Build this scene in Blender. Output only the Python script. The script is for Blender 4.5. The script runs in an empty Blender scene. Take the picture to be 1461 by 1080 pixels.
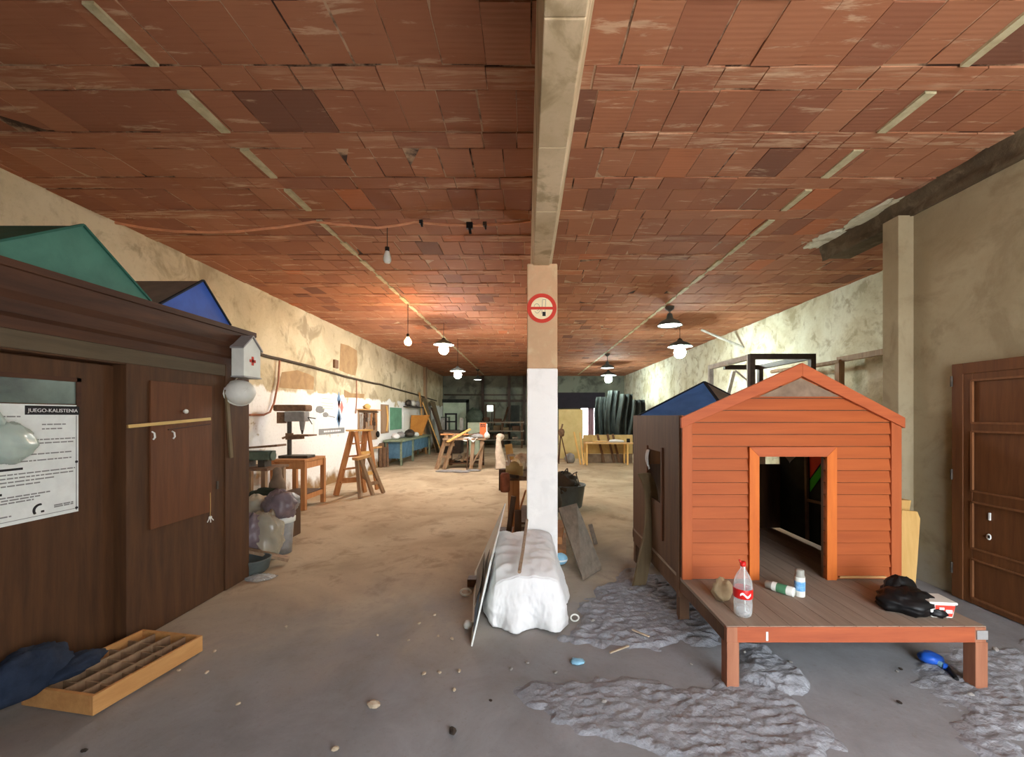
import bpy, math, random
from mathutils import Vector, Matrix, noise
R = random.Random(7)
scene = bpy.context.scene
COL = scene.collection
PI = math.pi
# ---------------------------------------------------------------- camera numbers (metres; camera at x=y=0)
FPX, VX, VY, H = 590.0, 752.0, 593.0, 1.55
XL, XR, XB, YB, ZC = -4.49, 3.72, 5.17, 22.0, 3.66
def P(x, y, Y): return Vector(((x-VX)/FPX*Y, Y, H-(y-VY)/FPX*Y))
def FL(x, y, z=0.0):
    Y = FPX*(H-z)/(y-VY); return Vector(((x-VX)/FPX*Y, Y, z))
def WL(x, y, X=XL):
    Y = FPX*abs(X)/abs(x-VX); return Vector((X, Y, H-(y-VY)/FPX*Y))
def lin(*c):
    o = []
    for v in c:
        v = v/255.0
        o.append(v/12.92 if v <= .04045 else ((v+.055)/1.055)**2.4)
    return tuple(o)+(1.0,)
# ---------------------------------------------------------------- materials
def nt(name):
    m = bpy.data.materials.new(name); m.use_nodes = True
    n = m.node_tree; n.nodes.clear()
    out = n.nodes.new('ShaderNodeOutputMaterial'); b = n.nodes.new('ShaderNodeBsdfPrincipled')
    n.links.new(b.outputs[0], out.inputs[0])
    return m, n, b
def nd(n, t, **kw):
    x = n.nodes.new('ShaderNode'+t)
    for k, v in kw.items():
        if k.startswith('i_'): x.inputs[int(k[2:])].default_value = v
        else: setattr(x, k, v)
    return x
def ramp(n, src, stops):
    r = nd(n, 'ValToRGB'); e = r.color_ramp.elements
    while len(e) < len(stops): e.new(.5)
    for k, (p, c) in enumerate(stops):
        e[k].position = p; e[k].color = c if len(c) == 4 else tuple(c)+(1,)
    n.links.new(src, r.inputs[0]); return r.outputs[0]
def noi(n, vec, scale, detail=5, rough=.6, dist=0):
    x = nd(n, 'TexNoise'); x.inputs['Scale'].default_value = scale; x.inputs['Detail'].default_value = detail
    x.inputs['Roughness'].default_value = rough; x.inputs['Distortion'].default_value = dist
    if vec is not None: n.links.new(vec, x.inputs['Vector'])
    return x.outputs['Fac']
def mapp(n, vec, sc=(1, 1, 1), loc=(0, 0, 0)):
    x = nd(n, 'Mapping'); x.inputs['Scale'].default_value = sc; x.inputs['Location'].default_value = loc
    n.links.new(vec, x.inputs['Vector']); return x.outputs[0]
def mix(n, fac, a, b):
    x = nd(n, 'Mix', data_type='RGBA')
    for s, v in ((0, fac), (6, a), (7, b)):
        if isinstance(v, (tuple, float, int)): x.inputs[s].default_value = v
        else: n.links.new(v, x.inputs[s])
    return x.outputs[2]
def math_(n, op, a, b=0.0, clamp=False):
    x = nd(n, 'Math', operation=op, use_clamp=clamp)
    for s, v in ((0, a), (1, b)):
        if isinstance(v, (float, int)): x.inputs[s].default_value = v
        else: n.links.new(v, x.inputs[s])
    return x.outputs[0]
def sstep(n, v, lo, hi):
    x = nd(n, 'MapRange', interpolation_type='SMOOTHSTEP'); x.inputs[1].default_value = lo; x.inputs[2].default_value = hi
    n.links.new(v, x.inputs[0]); return x.outputs[0]
def bump(n, b, h, strength=.3, dist=.01):
    x = nd(n, 'Bump'); x.inputs['Strength'].default_value = strength; x.inputs['Distance'].default_value = dist
    n.links.new(h, x.inputs['Height']); n.links.new(x.outputs[0], b.inputs['Normal'])
MATS = {}
def M(name, c1, c2=None, scale=6, rough=.8, bmp=.2, stretch=(1, 1, 1), metal=0, spec=.3, lo=.35, hi=.65, bd=.004):
    m, n, b = nt(name); MATS[name] = m
    b.inputs['Roughness'].default_value = rough; b.inputs['Metallic'].default_value = metal
    b.inputs['Specular IOR Level'].default_value = spec
    tc = nd(n, 'TexCoord').outputs['Object']; v = mapp(n, tc, stretch)
    f = noi(n, v, scale, 6, .65, .3)
    if c2 is None: c2 = tuple(x*.75 for x in c1[:3])+(1,)
    n.links.new(ramp(n, f, [(lo, c2), (hi, c1)]), b.inputs['Base Color'])
    if bmp: bump(n, b, noi(n, v, scale*4, 4, .6), bmp, bd)
    return m
def wood(name, c1, c2, ax=2, scale=9, rough=.65, bmp=.25):
    s = [1, 1, 1]; s[ax] = .09
    return M(name, c1, c2, scale=scale*2, rough=rough, bmp=bmp, stretch=tuple(s), lo=.3, hi=.7)
def film(name, col, fac=.35, rough=.2):
    m, n, b = nt(name); MATS[name] = m
    b.inputs['Base Color'].default_value = col; b.inputs['Roughness'].default_value = rough
    b.inputs['Specular IOR Level'].default_value = .8
    tr = nd(n, 'BsdfTransparent'); mx = nd(n, 'MixShader'); lw = nd(n, 'LayerWeight'); lw.inputs[0].default_value = .35
    f = math_(n, 'ADD', math_(n, 'MULTIPLY', lw.outputs['Facing'], .5), fac, True)
    n.links.new(f, mx.inputs[0]); n.links.new(tr.outputs[0], mx.inputs[1]); n.links.new(b.outputs[0], mx.inputs[2])
    n.links.new(mx.outputs[0], n.nodes['Material Output'].inputs[0])
    return m
def emit(name, col, s):
    m, n, b = nt(name); MATS[name] = m
    b.inputs['Base Color'].default_value = (.8, .8, .8, 1)
    b.inputs['Emission Color'].default_value = col; b.inputs['Emission Strength'].default_value = s
    return m
def flat(name, col, rough=.6, metal=0): return M(name, col, tuple(x*.9 for x in col[:3])+(1,), rough=rough, metal=metal, bmp=0, scale=12)

def wall_material(name, c_hi, c_mid, c_lo, stain, paint=None, line=2.0, base=None, coarse=.8, bmp=.5):
    m, n, b = nt(name); MATS[name] = m
    b.inputs['Roughness'].default_value = .92; b.inputs['Specular IOR Level'].default_value = .15
    pos = nd(n, 'NewGeometry').outputs['Position']
    f1 = noi(n, pos, coarse, 5, .6, .4); f2 = noi(n, mapp(n, pos, (1, 1, 1), (9, 3, 5)), coarse*2.6, 8, .62, .5)
    c = ramp(n, f1, [(.32, c_lo), (.48, c_mid), (.60, c_hi)])
    c = mix(n, math_(n, 'MULTIPLY', sstep(n, f2, .49, .64), .7), c, stain)
    fine = noi(n, pos, 22, 5, .7)
    sep = nd(n, 'SeparateXYZ'); n.links.new(pos, sep.inputs[0]); z = sep.outputs[2]
    if paint:
        e = math_(n, 'ADD', z, math_(n, 'MULTIPLY', math_(n, 'SUBTRACT', noi(n, mapp(n, pos, (1, 1, .5)), 1.6, 5, .6), .5), .5))
        pf = math_(n, 'SUBTRACT', 1.0, sstep(n, e, line-.03, line+.03))
        gone = sstep(n, noi(n, mapp(n, pos, (1, 1, 1), (2, 8, 1)), 1.1, 5, .65), .62, .66)
        pf = math_(n, 'MULTIPLY', pf, math_(n, 'SUBTRACT', 1.0, gone))
        c = mix(n, pf, c, paint)
    if base:
        e = math_(n, 'ADD', z, math_(n, 'MULTIPLY', math_(n, 'SUBTRACT', noi(n, pos, 2.2, 5, .6), .5), .9))
        c = mix(n, math_(n, 'SUBTRACT', 1.0, sstep(n, e, .02, .28)), c, base)
    c = mix(n, math_(n, 'MULTIPLY', sstep(n, fine, .5, .75), .25), c, stain)
    n.links.new(c, b.inputs['Base Color'])
    bump(n, b, math_(n, 'ADD', f2, math_(n, 'MULTIPLY', fine, .35)), bmp, .02)
    return m
wall_material('plaster_left', lin(210, 198, 168), lin(194, 180, 148), lin(180, 167, 138), lin(146, 131, 104), paint=lin(240, 240, 236), line=2.02, base=lin(150, 118, 80))
wall_material('plaster_right', lin(166, 154, 126), lin(156, 143, 115), lin(148, 135, 108), lin(138, 124, 98), base=lin(160, 152, 135), coarse=.9, bmp=.25)
wall_material('whitewash_right', lin(220, 218, 198), lin(208, 203, 178), lin(180, 170, 140), lin(158, 146, 116), coarse=1.3, bmp=.8)
wall_material('plaster_back', lin(128, 130, 116), lin(112, 114, 102), lin(88, 92, 84), lin(70, 72, 64), coarse=.7)
wall_material('concrete_beam', lin(216, 194, 160), lin(202, 180, 146), lin(186, 164, 130), lin(150, 130, 95), coarse=1.2, bmp=.25)
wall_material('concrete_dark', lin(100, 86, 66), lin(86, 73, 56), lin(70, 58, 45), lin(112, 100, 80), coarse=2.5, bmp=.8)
wall_material('concrete_column', lin(220, 182, 146), lin(210, 170, 134), lin(198, 164, 128), lin(212, 190, 150), coarse=1.8, bmp=.2)
wall_material('paint_column', lin(252, 249, 244), lin(250, 247, 242), lin(247, 244, 240), lin(240, 237, 232), coarse=1.5, bmp=.1)

def tile_material():
    m, n, b = nt('clay_tile'); MATS['clay_tile'] = m
    b.inputs['Roughness'].default_value = .85; b.inputs['Specular IOR Level'].default_value = .2
    pos = nd(n, 'NewGeometry').outputs['Position']
    at = nd(n, 'Attribute', attribute_name='tint').outputs['Fac']
    c = ramp(n, at, [(0, lin(124, 84, 66)), (.25, lin(150, 98, 74)), (.5, lin(166, 110, 80)), (.75, lin(174, 120, 90)), (1, lin(184, 112, 74))])
    big = noi(n, pos, .8, 4, .6, .5)
    c = mix(n, math_(n, 'MULTIPLY', sstep(n, big, .5, .72), .4), c, lin(134, 84, 62))
    lines = noi(n, mapp(n, pos, (1.2, 26, 1)), 2.2, 5, .65)
    c = mix(n, math_(n, 'MULTIPLY', sstep(n, lines, .5, .75), .3), c, lin(120, 70, 50))
    sm = noi(n, mapp(n, pos, (1.6, 9, 1), (4, 1, 0)), 1.1, 6, .68, .4)
    c = mix(n, math_(n, 'MULTIPLY', sstep(n, sm, .58, .68), .6), c, lin(214, 184, 152))
    nar = nd(n, 'Attribute', attribute_name='band').outputs['Fac']
    sm2 = noi(n, mapp(n, pos, (1.1, 14, 1), (1, 7, 0)), 1.7, 6, .7, .4)
    c = mix(n, math_(n, 'MULTIPLY', math_(n, 'MULTIPLY', math_(n, 'MULTIPLY', sstep(n, sm2, .46, .6), sstep(n, big, .40, .6)), nar), .7), c, lin(206, 172, 140))
    n.links.new(c, b.inputs['Base Color'])
    w = nd(n, 'TexWave', wave_type='BANDS', bands_direction='Y'); w.inputs['Scale'].default_value = 9; w.inputs['Distortion'].default_value = .4
    n.links.new(pos, w.inputs['Vector'])
    bump(n, b, math_(n, 'ADD', w.outputs['Fac'], lines), .12, .006)
tile_material()
def floor_material():
    m, n, b = nt('dusty_floor'); MATS['dusty_floor'] = m
    b.inputs['Roughness'].default_value = .9; b.inputs['Specular IOR Level'].default_value = .2
    pos = nd(n, 'NewGeometry').outputs['Position']
    sep = nd(n, 'SeparateXYZ'); n.links.new(pos, sep.inputs[0])
    f1 = noi(n, pos, .7, 5, .6, .6); f2 = noi(n, mapp(n, pos, (1, 1, 1), (5, 2, 0)), 2.6, 7, .7, .4); f3 = noi(n, pos, 30, 5, .7)
    tan = ramp(n, f1, [(.3, lin(158, 138, 112)), (.5, lin(186, 166, 138)), (.7, lin(204, 186, 158))])
    tan = mix(n, math_(n, 'MULTIPLY', sstep(n, f2, .5, .66), .5), tan, lin(134, 112, 88))
    grey = ramp(n, f2, [(.3, lin(130, 129, 130)), (.55, lin(145, 145, 148)), (.75, lin(158, 158, 161))])
    e = math_(n, 'ADD', sep.outputs[1], math_(n, 'MULTIPLY', f1, 2.6))
    e = math_(n, 'SUBTRACT', e, math_(n, 'MULTIPLY', sep.outputs[0], .35))
    c = mix(n, sstep(n, e, 3.3, 6.6), grey, tan)
    c = mix(n, math_(n, 'MULTIPLY', sstep(n, f3, .55, .75), .3), c, lin(120, 108, 92))
    n.links.new(c, b.inputs['Base Color'])
    bump(n, b, math_(n, 'ADD', f2, math_(n, 'MULTIPLY', f3, .3)), .35, .012)
floor_material()
M('bare_plaster', lin(172, 140, 100), lin(150, 120, 84), scale=4, bmp=.4); M('mortar', lin(190, 158, 128), lin(66, 44, 34), scale=2.2, lo=.42, hi=.52)
M('dirt', lin(160, 162, 168), lin(136, 138, 143), scale=14, rough=1, bmp=.8, bd=.01)
M('chip_pale', lin(205, 190, 165), lin(170, 150, 125), scale=20)
M('chip_dark', lin(70, 60, 52), lin(45, 38, 32), scale=20)
M('chip_grey', lin(165, 160, 155), lin(120, 116, 112), scale=20)
M('lath', lin(205, 196, 160), lin(172, 160, 124), scale=8)
wood('booth_wood', lin(92, 60, 36), lin(66, 42, 26), 2)
wood('booth_cornice', lin(84, 52, 34), lin(58, 34, 23), 1)
wood('booth_board', lin(112, 68, 40), lin(88, 52, 30), 2)
wood('booth_grey', lin(98, 84, 64), lin(76, 64, 48), 1)
M('roof_green', lin(74, 126, 110), lin(62, 110, 96), scale=4, rough=.55, bmp=.05)
M('roof_teal_dark', lin(42, 98, 84), scale=4, rough=.6, bmp=.05)
M('roof_blue', lin(44, 88, 186), lin(38, 76, 164), scale=4, rough=.5, bmp=.05); M('roof_pale_blue', lin(84, 134, 206), lin(72, 118, 186), scale=4, rough=.5, bmp=.05)
M('roof_grey', lin(130, 118, 104), lin(108, 98, 86), scale=4)
M('dark_edge', lin(30, 34, 44), scale=4)
flat('brass', lin(196, 160, 104), .4, .6); flat('white_metal', lin(235, 235, 230), .4); flat('black', lin(22, 22, 22), .6)
flat('paper', lin(236, 240, 236), .7); flat('ink_dark', lin(40, 38, 40), .7); flat('ink_grey', lin(140, 140, 138), .7)
flat('ink_white', lin(240, 240, 240), .7); flat('ink_red', lin(214, 66, 50), .7); flat('ink_pink', lin(206, 120, 110), .7); flat('cream', lin(250, 232, 190), .7); M('plastic_orange', lin(226, 116, 66), scale=4, rough=.4, bmp=0); flat('ink_blue', lin(112, 142, 176), .7)
M('glass_dark', lin(92, 108, 100), lin(60, 70, 68), scale=2.5, rough=.25, bmp=0, spec=.6)
wood('orange_wood', lin(172, 88, 40), lin(148, 70, 29), 0, scale=4); wood('orange_wood_v', lin(178, 94, 50), lin(154, 76, 38), 2, scale=4)
wood('orange_trim', lin(206, 112, 44), lin(184, 92, 36), 2); wood('orange_trim_x', lin(178, 92, 50), lin(152, 72, 38), 0)
wood('brown_ply', lin(112, 80, 54), lin(86, 60, 42), 2); wood('deck_wood', lin(158, 140, 124), lin(136, 119, 104), 1, rough=.85)
wood('deck_rail', lin(176, 92, 56), lin(146, 72, 46), 0); wood('leg_wood', lin(168, 112, 84), lin(140, 88, 64), 2)
M('grey_ply', lin(138, 116, 96), lin(110, 92, 76), scale=6)
flat('red_paint', lin(226, 62, 24), .6); flat('green_paint', lin(60, 190, 30), .6)
wood('door_wood', lin(112, 70, 38), lin(88, 52, 28), 2); wood('door_mould', lin(134, 88, 54), lin(108, 70, 42), 2)
wood('pine', lin(232, 190, 120), lin(214, 168, 98), 2); wood('pine_y', lin(216, 170, 112), lin(190, 142, 88), 1); wood('pine_x', lin(216, 176, 120), lin(190, 148, 96), 0)
wood('tray_wood', lin(208, 156, 98), lin(184, 130, 76), 1); wood('old_wood', lin(170, 140, 110), lin(130, 104, 80), 2); wood('grey_wood', lin(146, 132, 116), lin(112, 100, 86), 1); wood('orange_pine', lin(198, 140, 90), lin(168, 112, 66), 2)
wood('dark_wood', lin(96, 66, 42), lin(66, 44, 28), 2); wood('curved_ply', lin(124, 106, 78), lin(100, 84, 60), 2)
M('steel_dark', lin(70, 56, 46), lin(48, 40, 34), scale=8, rough=.5, metal=.4); M('steel_grey', lin(196, 194, 186), lin(160, 156, 148), scale=8, rough=.5)
M('iron', lin(92, 84, 76), lin(64, 58, 52), scale=10, rough=.5, metal=.5); M('rust', lin(134, 104, 80), lin(100, 76, 58), scale=12)
M('machine_green', lin(96, 108, 92), lin(72, 84, 72), scale=7, rough=.5); M('bench_blue', lin(86, 124, 148), lin(66, 100, 124), scale=5)
M('bench_top', lin(140, 152, 128), lin(112, 122, 100), scale=8); M('board_green', lin(110, 164, 134), scale=4); M('pale_green', lin(204, 218, 196), lin(180, 196, 172), scale=3)
M('sheet_white', lin(240, 240, 240), lin(226, 226, 224), scale=3, rough=.75, bmp=.1); M('cloth_blue', lin(38, 50, 70), lin(24, 33, 50), scale=10, rough=.9, bmp=.5)
M('bag_black', lin(20, 20, 22), lin(12, 12, 13), scale=10, rough=.45); M('bag_purple', lin(132, 116, 118), lin(104, 90, 94), scale=6, rough=.35); M('bag_grey', lin(160, 158, 156), lin(130, 128, 126), scale=6, rough=.4)
M('tarp_green', lin(56, 70, 58), lin(40, 52, 44), scale=6); M('cardboard', lin(184, 164, 130), lin(160, 138, 106), scale=8)
M('plastic_white', lin(232, 234, 226), lin(214, 216, 208), scale=4, rough=.45, bmp=.03); M('plastic_grey', lin(96, 104, 100), lin(78, 84, 82), scale=4, rough=.5, bmp=.05)
M('plastic_red', lin(220, 34, 30), scale=4, rough=.35, bmp=0); M('plastic_blue', lin(40, 96, 200), scale=4, rough=.35, bmp=0); M('can_blue', lin(150, 200, 236), lin(70, 140, 210), scale=30, rough=.3, bmp=0); M('can_green', lin(86, 140, 104), scale=20, rough=.3, bmp=0)
M('can_grey', lin(170, 170, 160), scale=5, rough=.4, bmp=0); M('sky_blue', lin(160, 206, 226), lin(120, 176, 206), scale=9, rough=.3)
M('cable_pale_orange', lin(236, 168, 128), scale=5); M('cable_orange', lin(182, 126, 98), scale=5); M('cable_dark', lin(74, 62, 48), scale=5); M('cable_black', lin(24, 24, 24), scale=5, rough=.5)
M('shade_enamel', lin(90, 96, 94), scale=4, rough=.5); M('red_oxide', lin(150, 84, 52), lin(112, 60, 38), scale=9); M('sack', lin(222, 206, 186), lin(190, 170, 150), scale=8)
M('curtain_pink', lin(196, 160, 168), lin(160, 124, 136), scale=5, stretch=(6, 6, .3)); M('tarp_black', lin(54, 58, 54), lin(30, 34, 32), scale=3); M('valance', lin(40, 34, 44), scale=3)
M('panel_yellow', lin(214, 196, 140), lin(196, 176, 120), scale=2); M('ply_yellow', lin(206, 180, 122), lin(180, 152, 98), scale=3)
M('board_orange', lin(200, 140, 66), lin(180, 120, 52), scale=3); M('sawdust', lin(196, 172, 142), lin(160, 136, 108), scale=14, bmp=.7)
film('clear_plastic', lin(225, 230, 230), .16, .08); film('cloudy_plastic', lin(196, 214, 204), .5, .25); film('dusty_plastic', lin(196, 184, 160), .5, .25)
emit('lamp_warm', (1, .55, .16, 1), 340); emit('lamp_white', (1, .98, .95, 1), 520); emit('lamp_cool', (.84, 1, .95, 1), 400)
emit('lamp_disc', (.95, 1, .96, 1), 10); emit('window_glow', (1, .97, 1, 1), 6); emit('lamp_spot', (.9, 1, .95, 1), 3)

# ---------------------------------------------------------------- mesh builder
W = {}
class MB:
    def __init__(s): s.v = []; s.f = []; s.mi = []; s.sm = []; s.M = Matrix.Identity(4); s.attr = None
    def add(s, vs, fs, mi=0, sm=False):
        o = len(s.v); s.v += [s.M @ Vector(v) for v in vs]
        for f in fs: s.f.append([i+o for i in f]); s.mi.append(mi); s.sm.append(sm)
        return s
    def box(s, x0, x1, y0, y1, z0, z1, mi=0):
        return s.add([(x0, y0, z0), (x1, y0, z0), (x1, y1, z0), (x0, y1, z0), (x0, y0, z1), (x1, y0, z1), (x1, y1, z1), (x0, y1, z1)],
                     [(0, 3, 2, 1), (4, 5, 6, 7), (0, 1, 5, 4), (1, 2, 6, 5), (2, 3, 7, 6), (3, 0, 4, 7)], mi)
    def hexa(s, q0, q1, mi=0):      # two quads facing each other
        return s.add(list(q0)+list(q1), [(0, 3, 2, 1), (4, 5, 6, 7), (0, 1, 5, 4), (1, 2, 6, 5), (2, 3, 7, 6), (3, 0, 4, 7)], mi)
    def bar(s, a, b, w, t=None, up=(0, 0, 1), mi=0):
        a, b = Vector(a), Vector(b); t = t or w; d = (b-a).normalized(); u = Vector(up)
        if abs(d.dot(u)) > .97: u = Vector((0, 1, 0))
        x = d.cross(u).normalized(); y = x.cross(d).normalized(); x *= w/2; y *= t/2
        return s.hexa([a-x-y, a+x-y, a+x+y, a-x+y], [b-x-y, b+x-y, b+x+y, b-x+y], mi)
    def tube(s, pts, r, n=8, mi=0, caps=True):
        pts = [Vector(p) for p in pts]; vs = []; fs = []; L = len(pts); u = None
        rr = r if isinstance(r, (list, tuple)) else [r]*L
        for i, p in enumerate(pts):
            d = (pts[min(i+1, L-1)]-pts[max(i-1, 0)]).normalized()
            if u is None: u = Vector((0, 0, 1)) if abs(d.z) < .9 else Vector((1, 0, 0))
            u = (u-d*u.dot(d)).normalized(); w = d.cross(u)
            for k in range(n):
                a = 2*PI*k/n; vs.append(p+(u*math.cos(a)+w*math.sin(a))*rr[i])
        for i in range(L-1):
            for k in range(n): fs.append((i*n+k, i*n+(k+1) % n, (i+1)*n+(k+1) % n, (i+1)*n+k))
        s.add(vs, fs, mi, True)
        if caps: s.add([vs[k] for k in range(n)], [tuple(range(n))[::-1]], mi); s.add(vs[-n:], [tuple(range(n))], mi)
        return s
    def lathe(s, prof, c=(0, 0, 0), n=20, mi=0, sy=1.0):
        c = Vector(c); vs = []; fs = []; L = len(prof)
        for r, z in prof:
            for k in range(n):
                a = 2*PI*k/n; vs.append(c+Vector((r*math.cos(a), r*sy*math.sin(a), z)))
        for i in range(L-1):
            for k in range(n): fs.append((i*n+k, i*n+(k+1) % n, (i+1)*n+(k+1) % n, (i+1)*n+k))
        return s.add(vs, fs, mi, True)
    def prism(s, poly, ext, mi=0):   # poly: list of 3-D points in one plane, ext: vector
        e = Vector(ext); n = len(poly); p = [Vector(q) for q in poly]
        fs = [tuple(range(n))[::-1], tuple(range(n, 2*n))]+[(i, (i+1) % n, n+(i+1) % n, n+i) for i in range(n)]
        return s.add(p+[q+e for q in p], fs, mi)
    def blob(s, c, r, amp=.15, fr=3.0, seed=0, nu=28, nv=18, mi=0, flat=None, ridge=True, sm=True):
        c = Vector(c); vs = []; fs = []
        for j in range(nv+1):
            t = PI*j/nv
            for i in range(nu):
                a = 2*PI*i/nu; d = Vector((math.sin(t)*math.cos(a), math.sin(t)*math.sin(a), math.cos(t)))
                q = d*fr+Vector((seed*7.3, seed*3.1, seed*1.7)); k = noise.noise(q)*.6
                if ridge: k += (.5-abs(noise.noise(q*2.1)))*.6+(.4-abs(noise.noise(q*4.7)))*.25
                p = Vector((d.x*r[0], d.y*r[1], d.z*r[2]))*(1+amp*k)+c
                if flat is not None and p.z < flat: p.z = flat
                vs.append(p)
        for j in range(nv):
            for i in range(nu): fs.append((j*nu+i, (j+1)*nu+i, (j+1)*nu+(i+1) % nu, j*nu+(i+1) % nu))
        return s.add(vs, fs, mi, sm)
    def grid(s, fn, nu, nv, mi=0, sm=True, two=0):
        vs = [fn(i/nu, j/nv) for j in range(nv+1) for i in range(nu+1)]
        fs = [(j*(nu+1)+i, j*(nu+1)+i+1, (j+1)*(nu+1)+i+1, (j+1)*(nu+1)+i) for j in range(nv) for i in range(nu)]
        return s.add(vs, fs, mi, sm)
    def build(s, name, mats, parent=None, bevel=0, solid=0, attr=None, origin=None):
        if not isinstance(mats, (list, tuple)): mats = [mats]
        if parent is not None: off = W[parent]
        elif origin is not None: off = Vector(origin)
        else:
            lo = [min(v[k] for v in s.v) for k in range(3)]; hi = [max(v[k] for v in s.v) for k in range(3)]
            off = Vector(((lo[0]+hi[0])/2, (lo[1]+hi[1])/2, lo[2]))
        me = bpy.data.meshes.new(name); me.from_pydata([tuple(v-off) for v in s.v], [], s.f)
        for m in mats: me.materials.append(MATS[m])
        me.polygons.foreach_set('material_index', s.mi); me.polygons.foreach_set('use_smooth', s.sm)
        if attr: me.attributes.new('tint', 'FLOAT', 'POINT').data.foreach_set('value', attr)
        me.update()
        o = bpy.data.objects.new(name, me); COL.objects.link(o)
        if parent is not None: o.parent = parent
        else: o.location = off
        W[o] = off
        if bevel: b = o.modifiers.new('bevel', 'BEVEL'); b.width = bevel; b.segments = 2; b.limit_method = 'ANGLE'
        if solid: b = o.modifiers.new('solid', 'SOLIDIFY'); b.thickness = solid; b.offset = 0
        return o
def tag(o, label, cat, group=None, kind=None):
    o['label'] = label; o['category'] = cat
    if group: o['group'] = group
    if kind: o['kind'] = kind
    return o
def struct(o): o['kind'] = 'structure'; return o
def thing(name, label, cat, loc, group=None):
    o = bpy.data.objects.new(name, None); COL.objects.link(o); o.location = loc; o.empty_display_size = .1
    W[o] = Vector(loc); return tag(o, label, cat, group)
def kids(o): return [c for c in bpy.data.objects if c.parent == o]
def copy_tree(o, parent=None):
    c = o.copy(); COL.objects.link(c)
    if parent is not None: c.parent = parent
    for k in kids(o): copy_tree(k, c)
    return c
def text(body, size, M4, mat, name, parent, align='LEFT'):
    cu = bpy.data.curves.new('t', 'FONT'); cu.body = body; cu.size = size; cu.extrude = .0006; cu.align_x = align
    t = bpy.data.objects.new('t', cu); COL.objects.link(t); dg = bpy.context.evaluated_depsgraph_get()
    me = bpy.data.meshes.new_from_object(t.evaluated_get(dg)); bpy.data.objects.remove(t)
    me.transform(Matrix.Translation(-W[parent]) @ M4); me.materials.clear(); me.materials.append(MATS[mat])
    o = bpy.data.objects.new(name, me); COL.objects.link(o); o.parent = parent; W[o] = W[parent]; return o
def frame_px(loc): # text frame on a wall facing +X
    return Matrix(((0, 0, 1, loc[0]), (1, 0, 0, loc[1]), (0, 1, 0, loc[2]), (0, 0, 0, 1)))

# ================================================================= SETTING
def ceiling():
    mb = MB(); tint = []; band = []
    def bx(x0, x1, y0, y1, z, t, tilt=(0, 0), nb_=0.0):
        a, b_ = tilt; zt = ZC+.03
        vs = [(x0, y0, z-a-b_), (x1, y0, z+a-b_), (x1, y1, z+a+b_), (x0, y1, z-a+b_), (x0, y0, zt), (x1, y0, zt), (x1, y1, zt), (x0, y1, zt)]
        mb.add(vs, [(0, 3, 2, 1), (0, 1, 5, 4), (1, 2, 6, 5), (2, 3, 7, 6), (3, 0, 4, 7)], 0); tint.extend([t]*8); band.extend([nb_]*8)
    y = 2.683-.585*7
    while y < YB:
        for kind, d in (('w', .40), ('n', .185)):
            x = XL-.2+R.random()*-.2; tb = R.random()*.3+.35
            while x < XB+.1:
                wd = .265 if kind == 'w' else R.choice((.265, .265, .40))
                t = min(1, max(0, tb+R.gauss(0, .12))); g = R.choice((.002, .004, .007, .012))
                if R.random() < .04: t = R.choice((.02, .98))
                bx(x+g, x+wd-g*.3, y+R.uniform(.002, .016), y+d-R.uniform(.002, .012), ZC+R.random()*.008+(0 if kind == 'w' else -.004), t, (R.gauss(0, .0016), R.gauss(0, .0016)), 1.0 if kind == 'n' else 0.0)
                x += wd
            y += d
    n0 = len(mb.v)
    mb.box(XL-.3, XB+.3, -1.6, YB+.3, ZC+.010, ZC+.2, 1); tint.extend([.5]*(len(mb.v)-n0)); band.extend([0]*(len(mb.v)-n0))
    o = struct(mb.build('ceiling', ['clay_tile', 'mortar'], attr=tint)); o.data.attributes.new('band', 'FLOAT', 'POINT').data.foreach_set('value', band)
    for k, X in enumerate((-2.24, 2.63)):
        mb = MB(); y = 2.683-.585*3
        while y < 21:
            w = .03+R.random()*.012
            mb.hexa([(X-w, y+.01, ZC-.012), (X+w, y+.01, ZC-.012), (X+w*.9, y+.39, ZC-.012), (X-w*.8, y+.39, ZC-.012)],
                    [(X-w, y+.01, ZC+.01), (X+w, y+.01, ZC+.01), (X+w*.9, y+.39, ZC+.01), (X-w*.8, y+.39, ZC+.01)])
            if y > 4.4: mb.box(X-.012, X+.012, y+.39, y+.60, ZC-.008, ZC+.01)
            y += .585
        struct(mb.build('trim_%d' % (k+1), 'lath'))
ceiling()
def floor():
    mb = MB(); nx, ny = 130, 260
    def f(u, v):
        x = XL-.3+(XB+.6-XL)*u; y = -1.6+(YB+1.9)*v
        return Vector((x, y, noise.noise(Vector((x*.9, y*.9, 3)))*.006-.006))
    mb.grid(f, nx, ny); mb.box(XL-.3, XB+.3, -1.6, YB+.3, -.25, -.05)
    struct(mb.build('floor', 'dusty_floor'))
floor()
struct(MB().box(XL-.25, XL, -1.6, YB+.25, -.2, ZC+.18).build('wall_left', 'plaster_left'))
struct(MB().box(XL-.25, XB+.25, YB, YB+.25, -.2, ZC+.18).build('wall_back', 'plaster_back'))
mb = MB(); mb.box(XR, XR+.3, -1.6, 4.16, -.2, ZC+.18); struct(mb.build('wall_right', 'plaster_right'))
mb = MB(); mb.box(3.575, XR+.02, 3.98, 4.16, -.2, ZC-.18); struct(mb.build('trim_3', 'plaster_right', bevel=.006))
mb = MB(); mb.box(XB, XB+.25, 4.16, YB+.25, -.2, ZC+.18); mb.box(XR+.2, XB+.25, 3.98, 4.16, -.2, ZC+.18); struct(mb.build('wall_side', 'whitewash_right'))
mb = MB()
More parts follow.
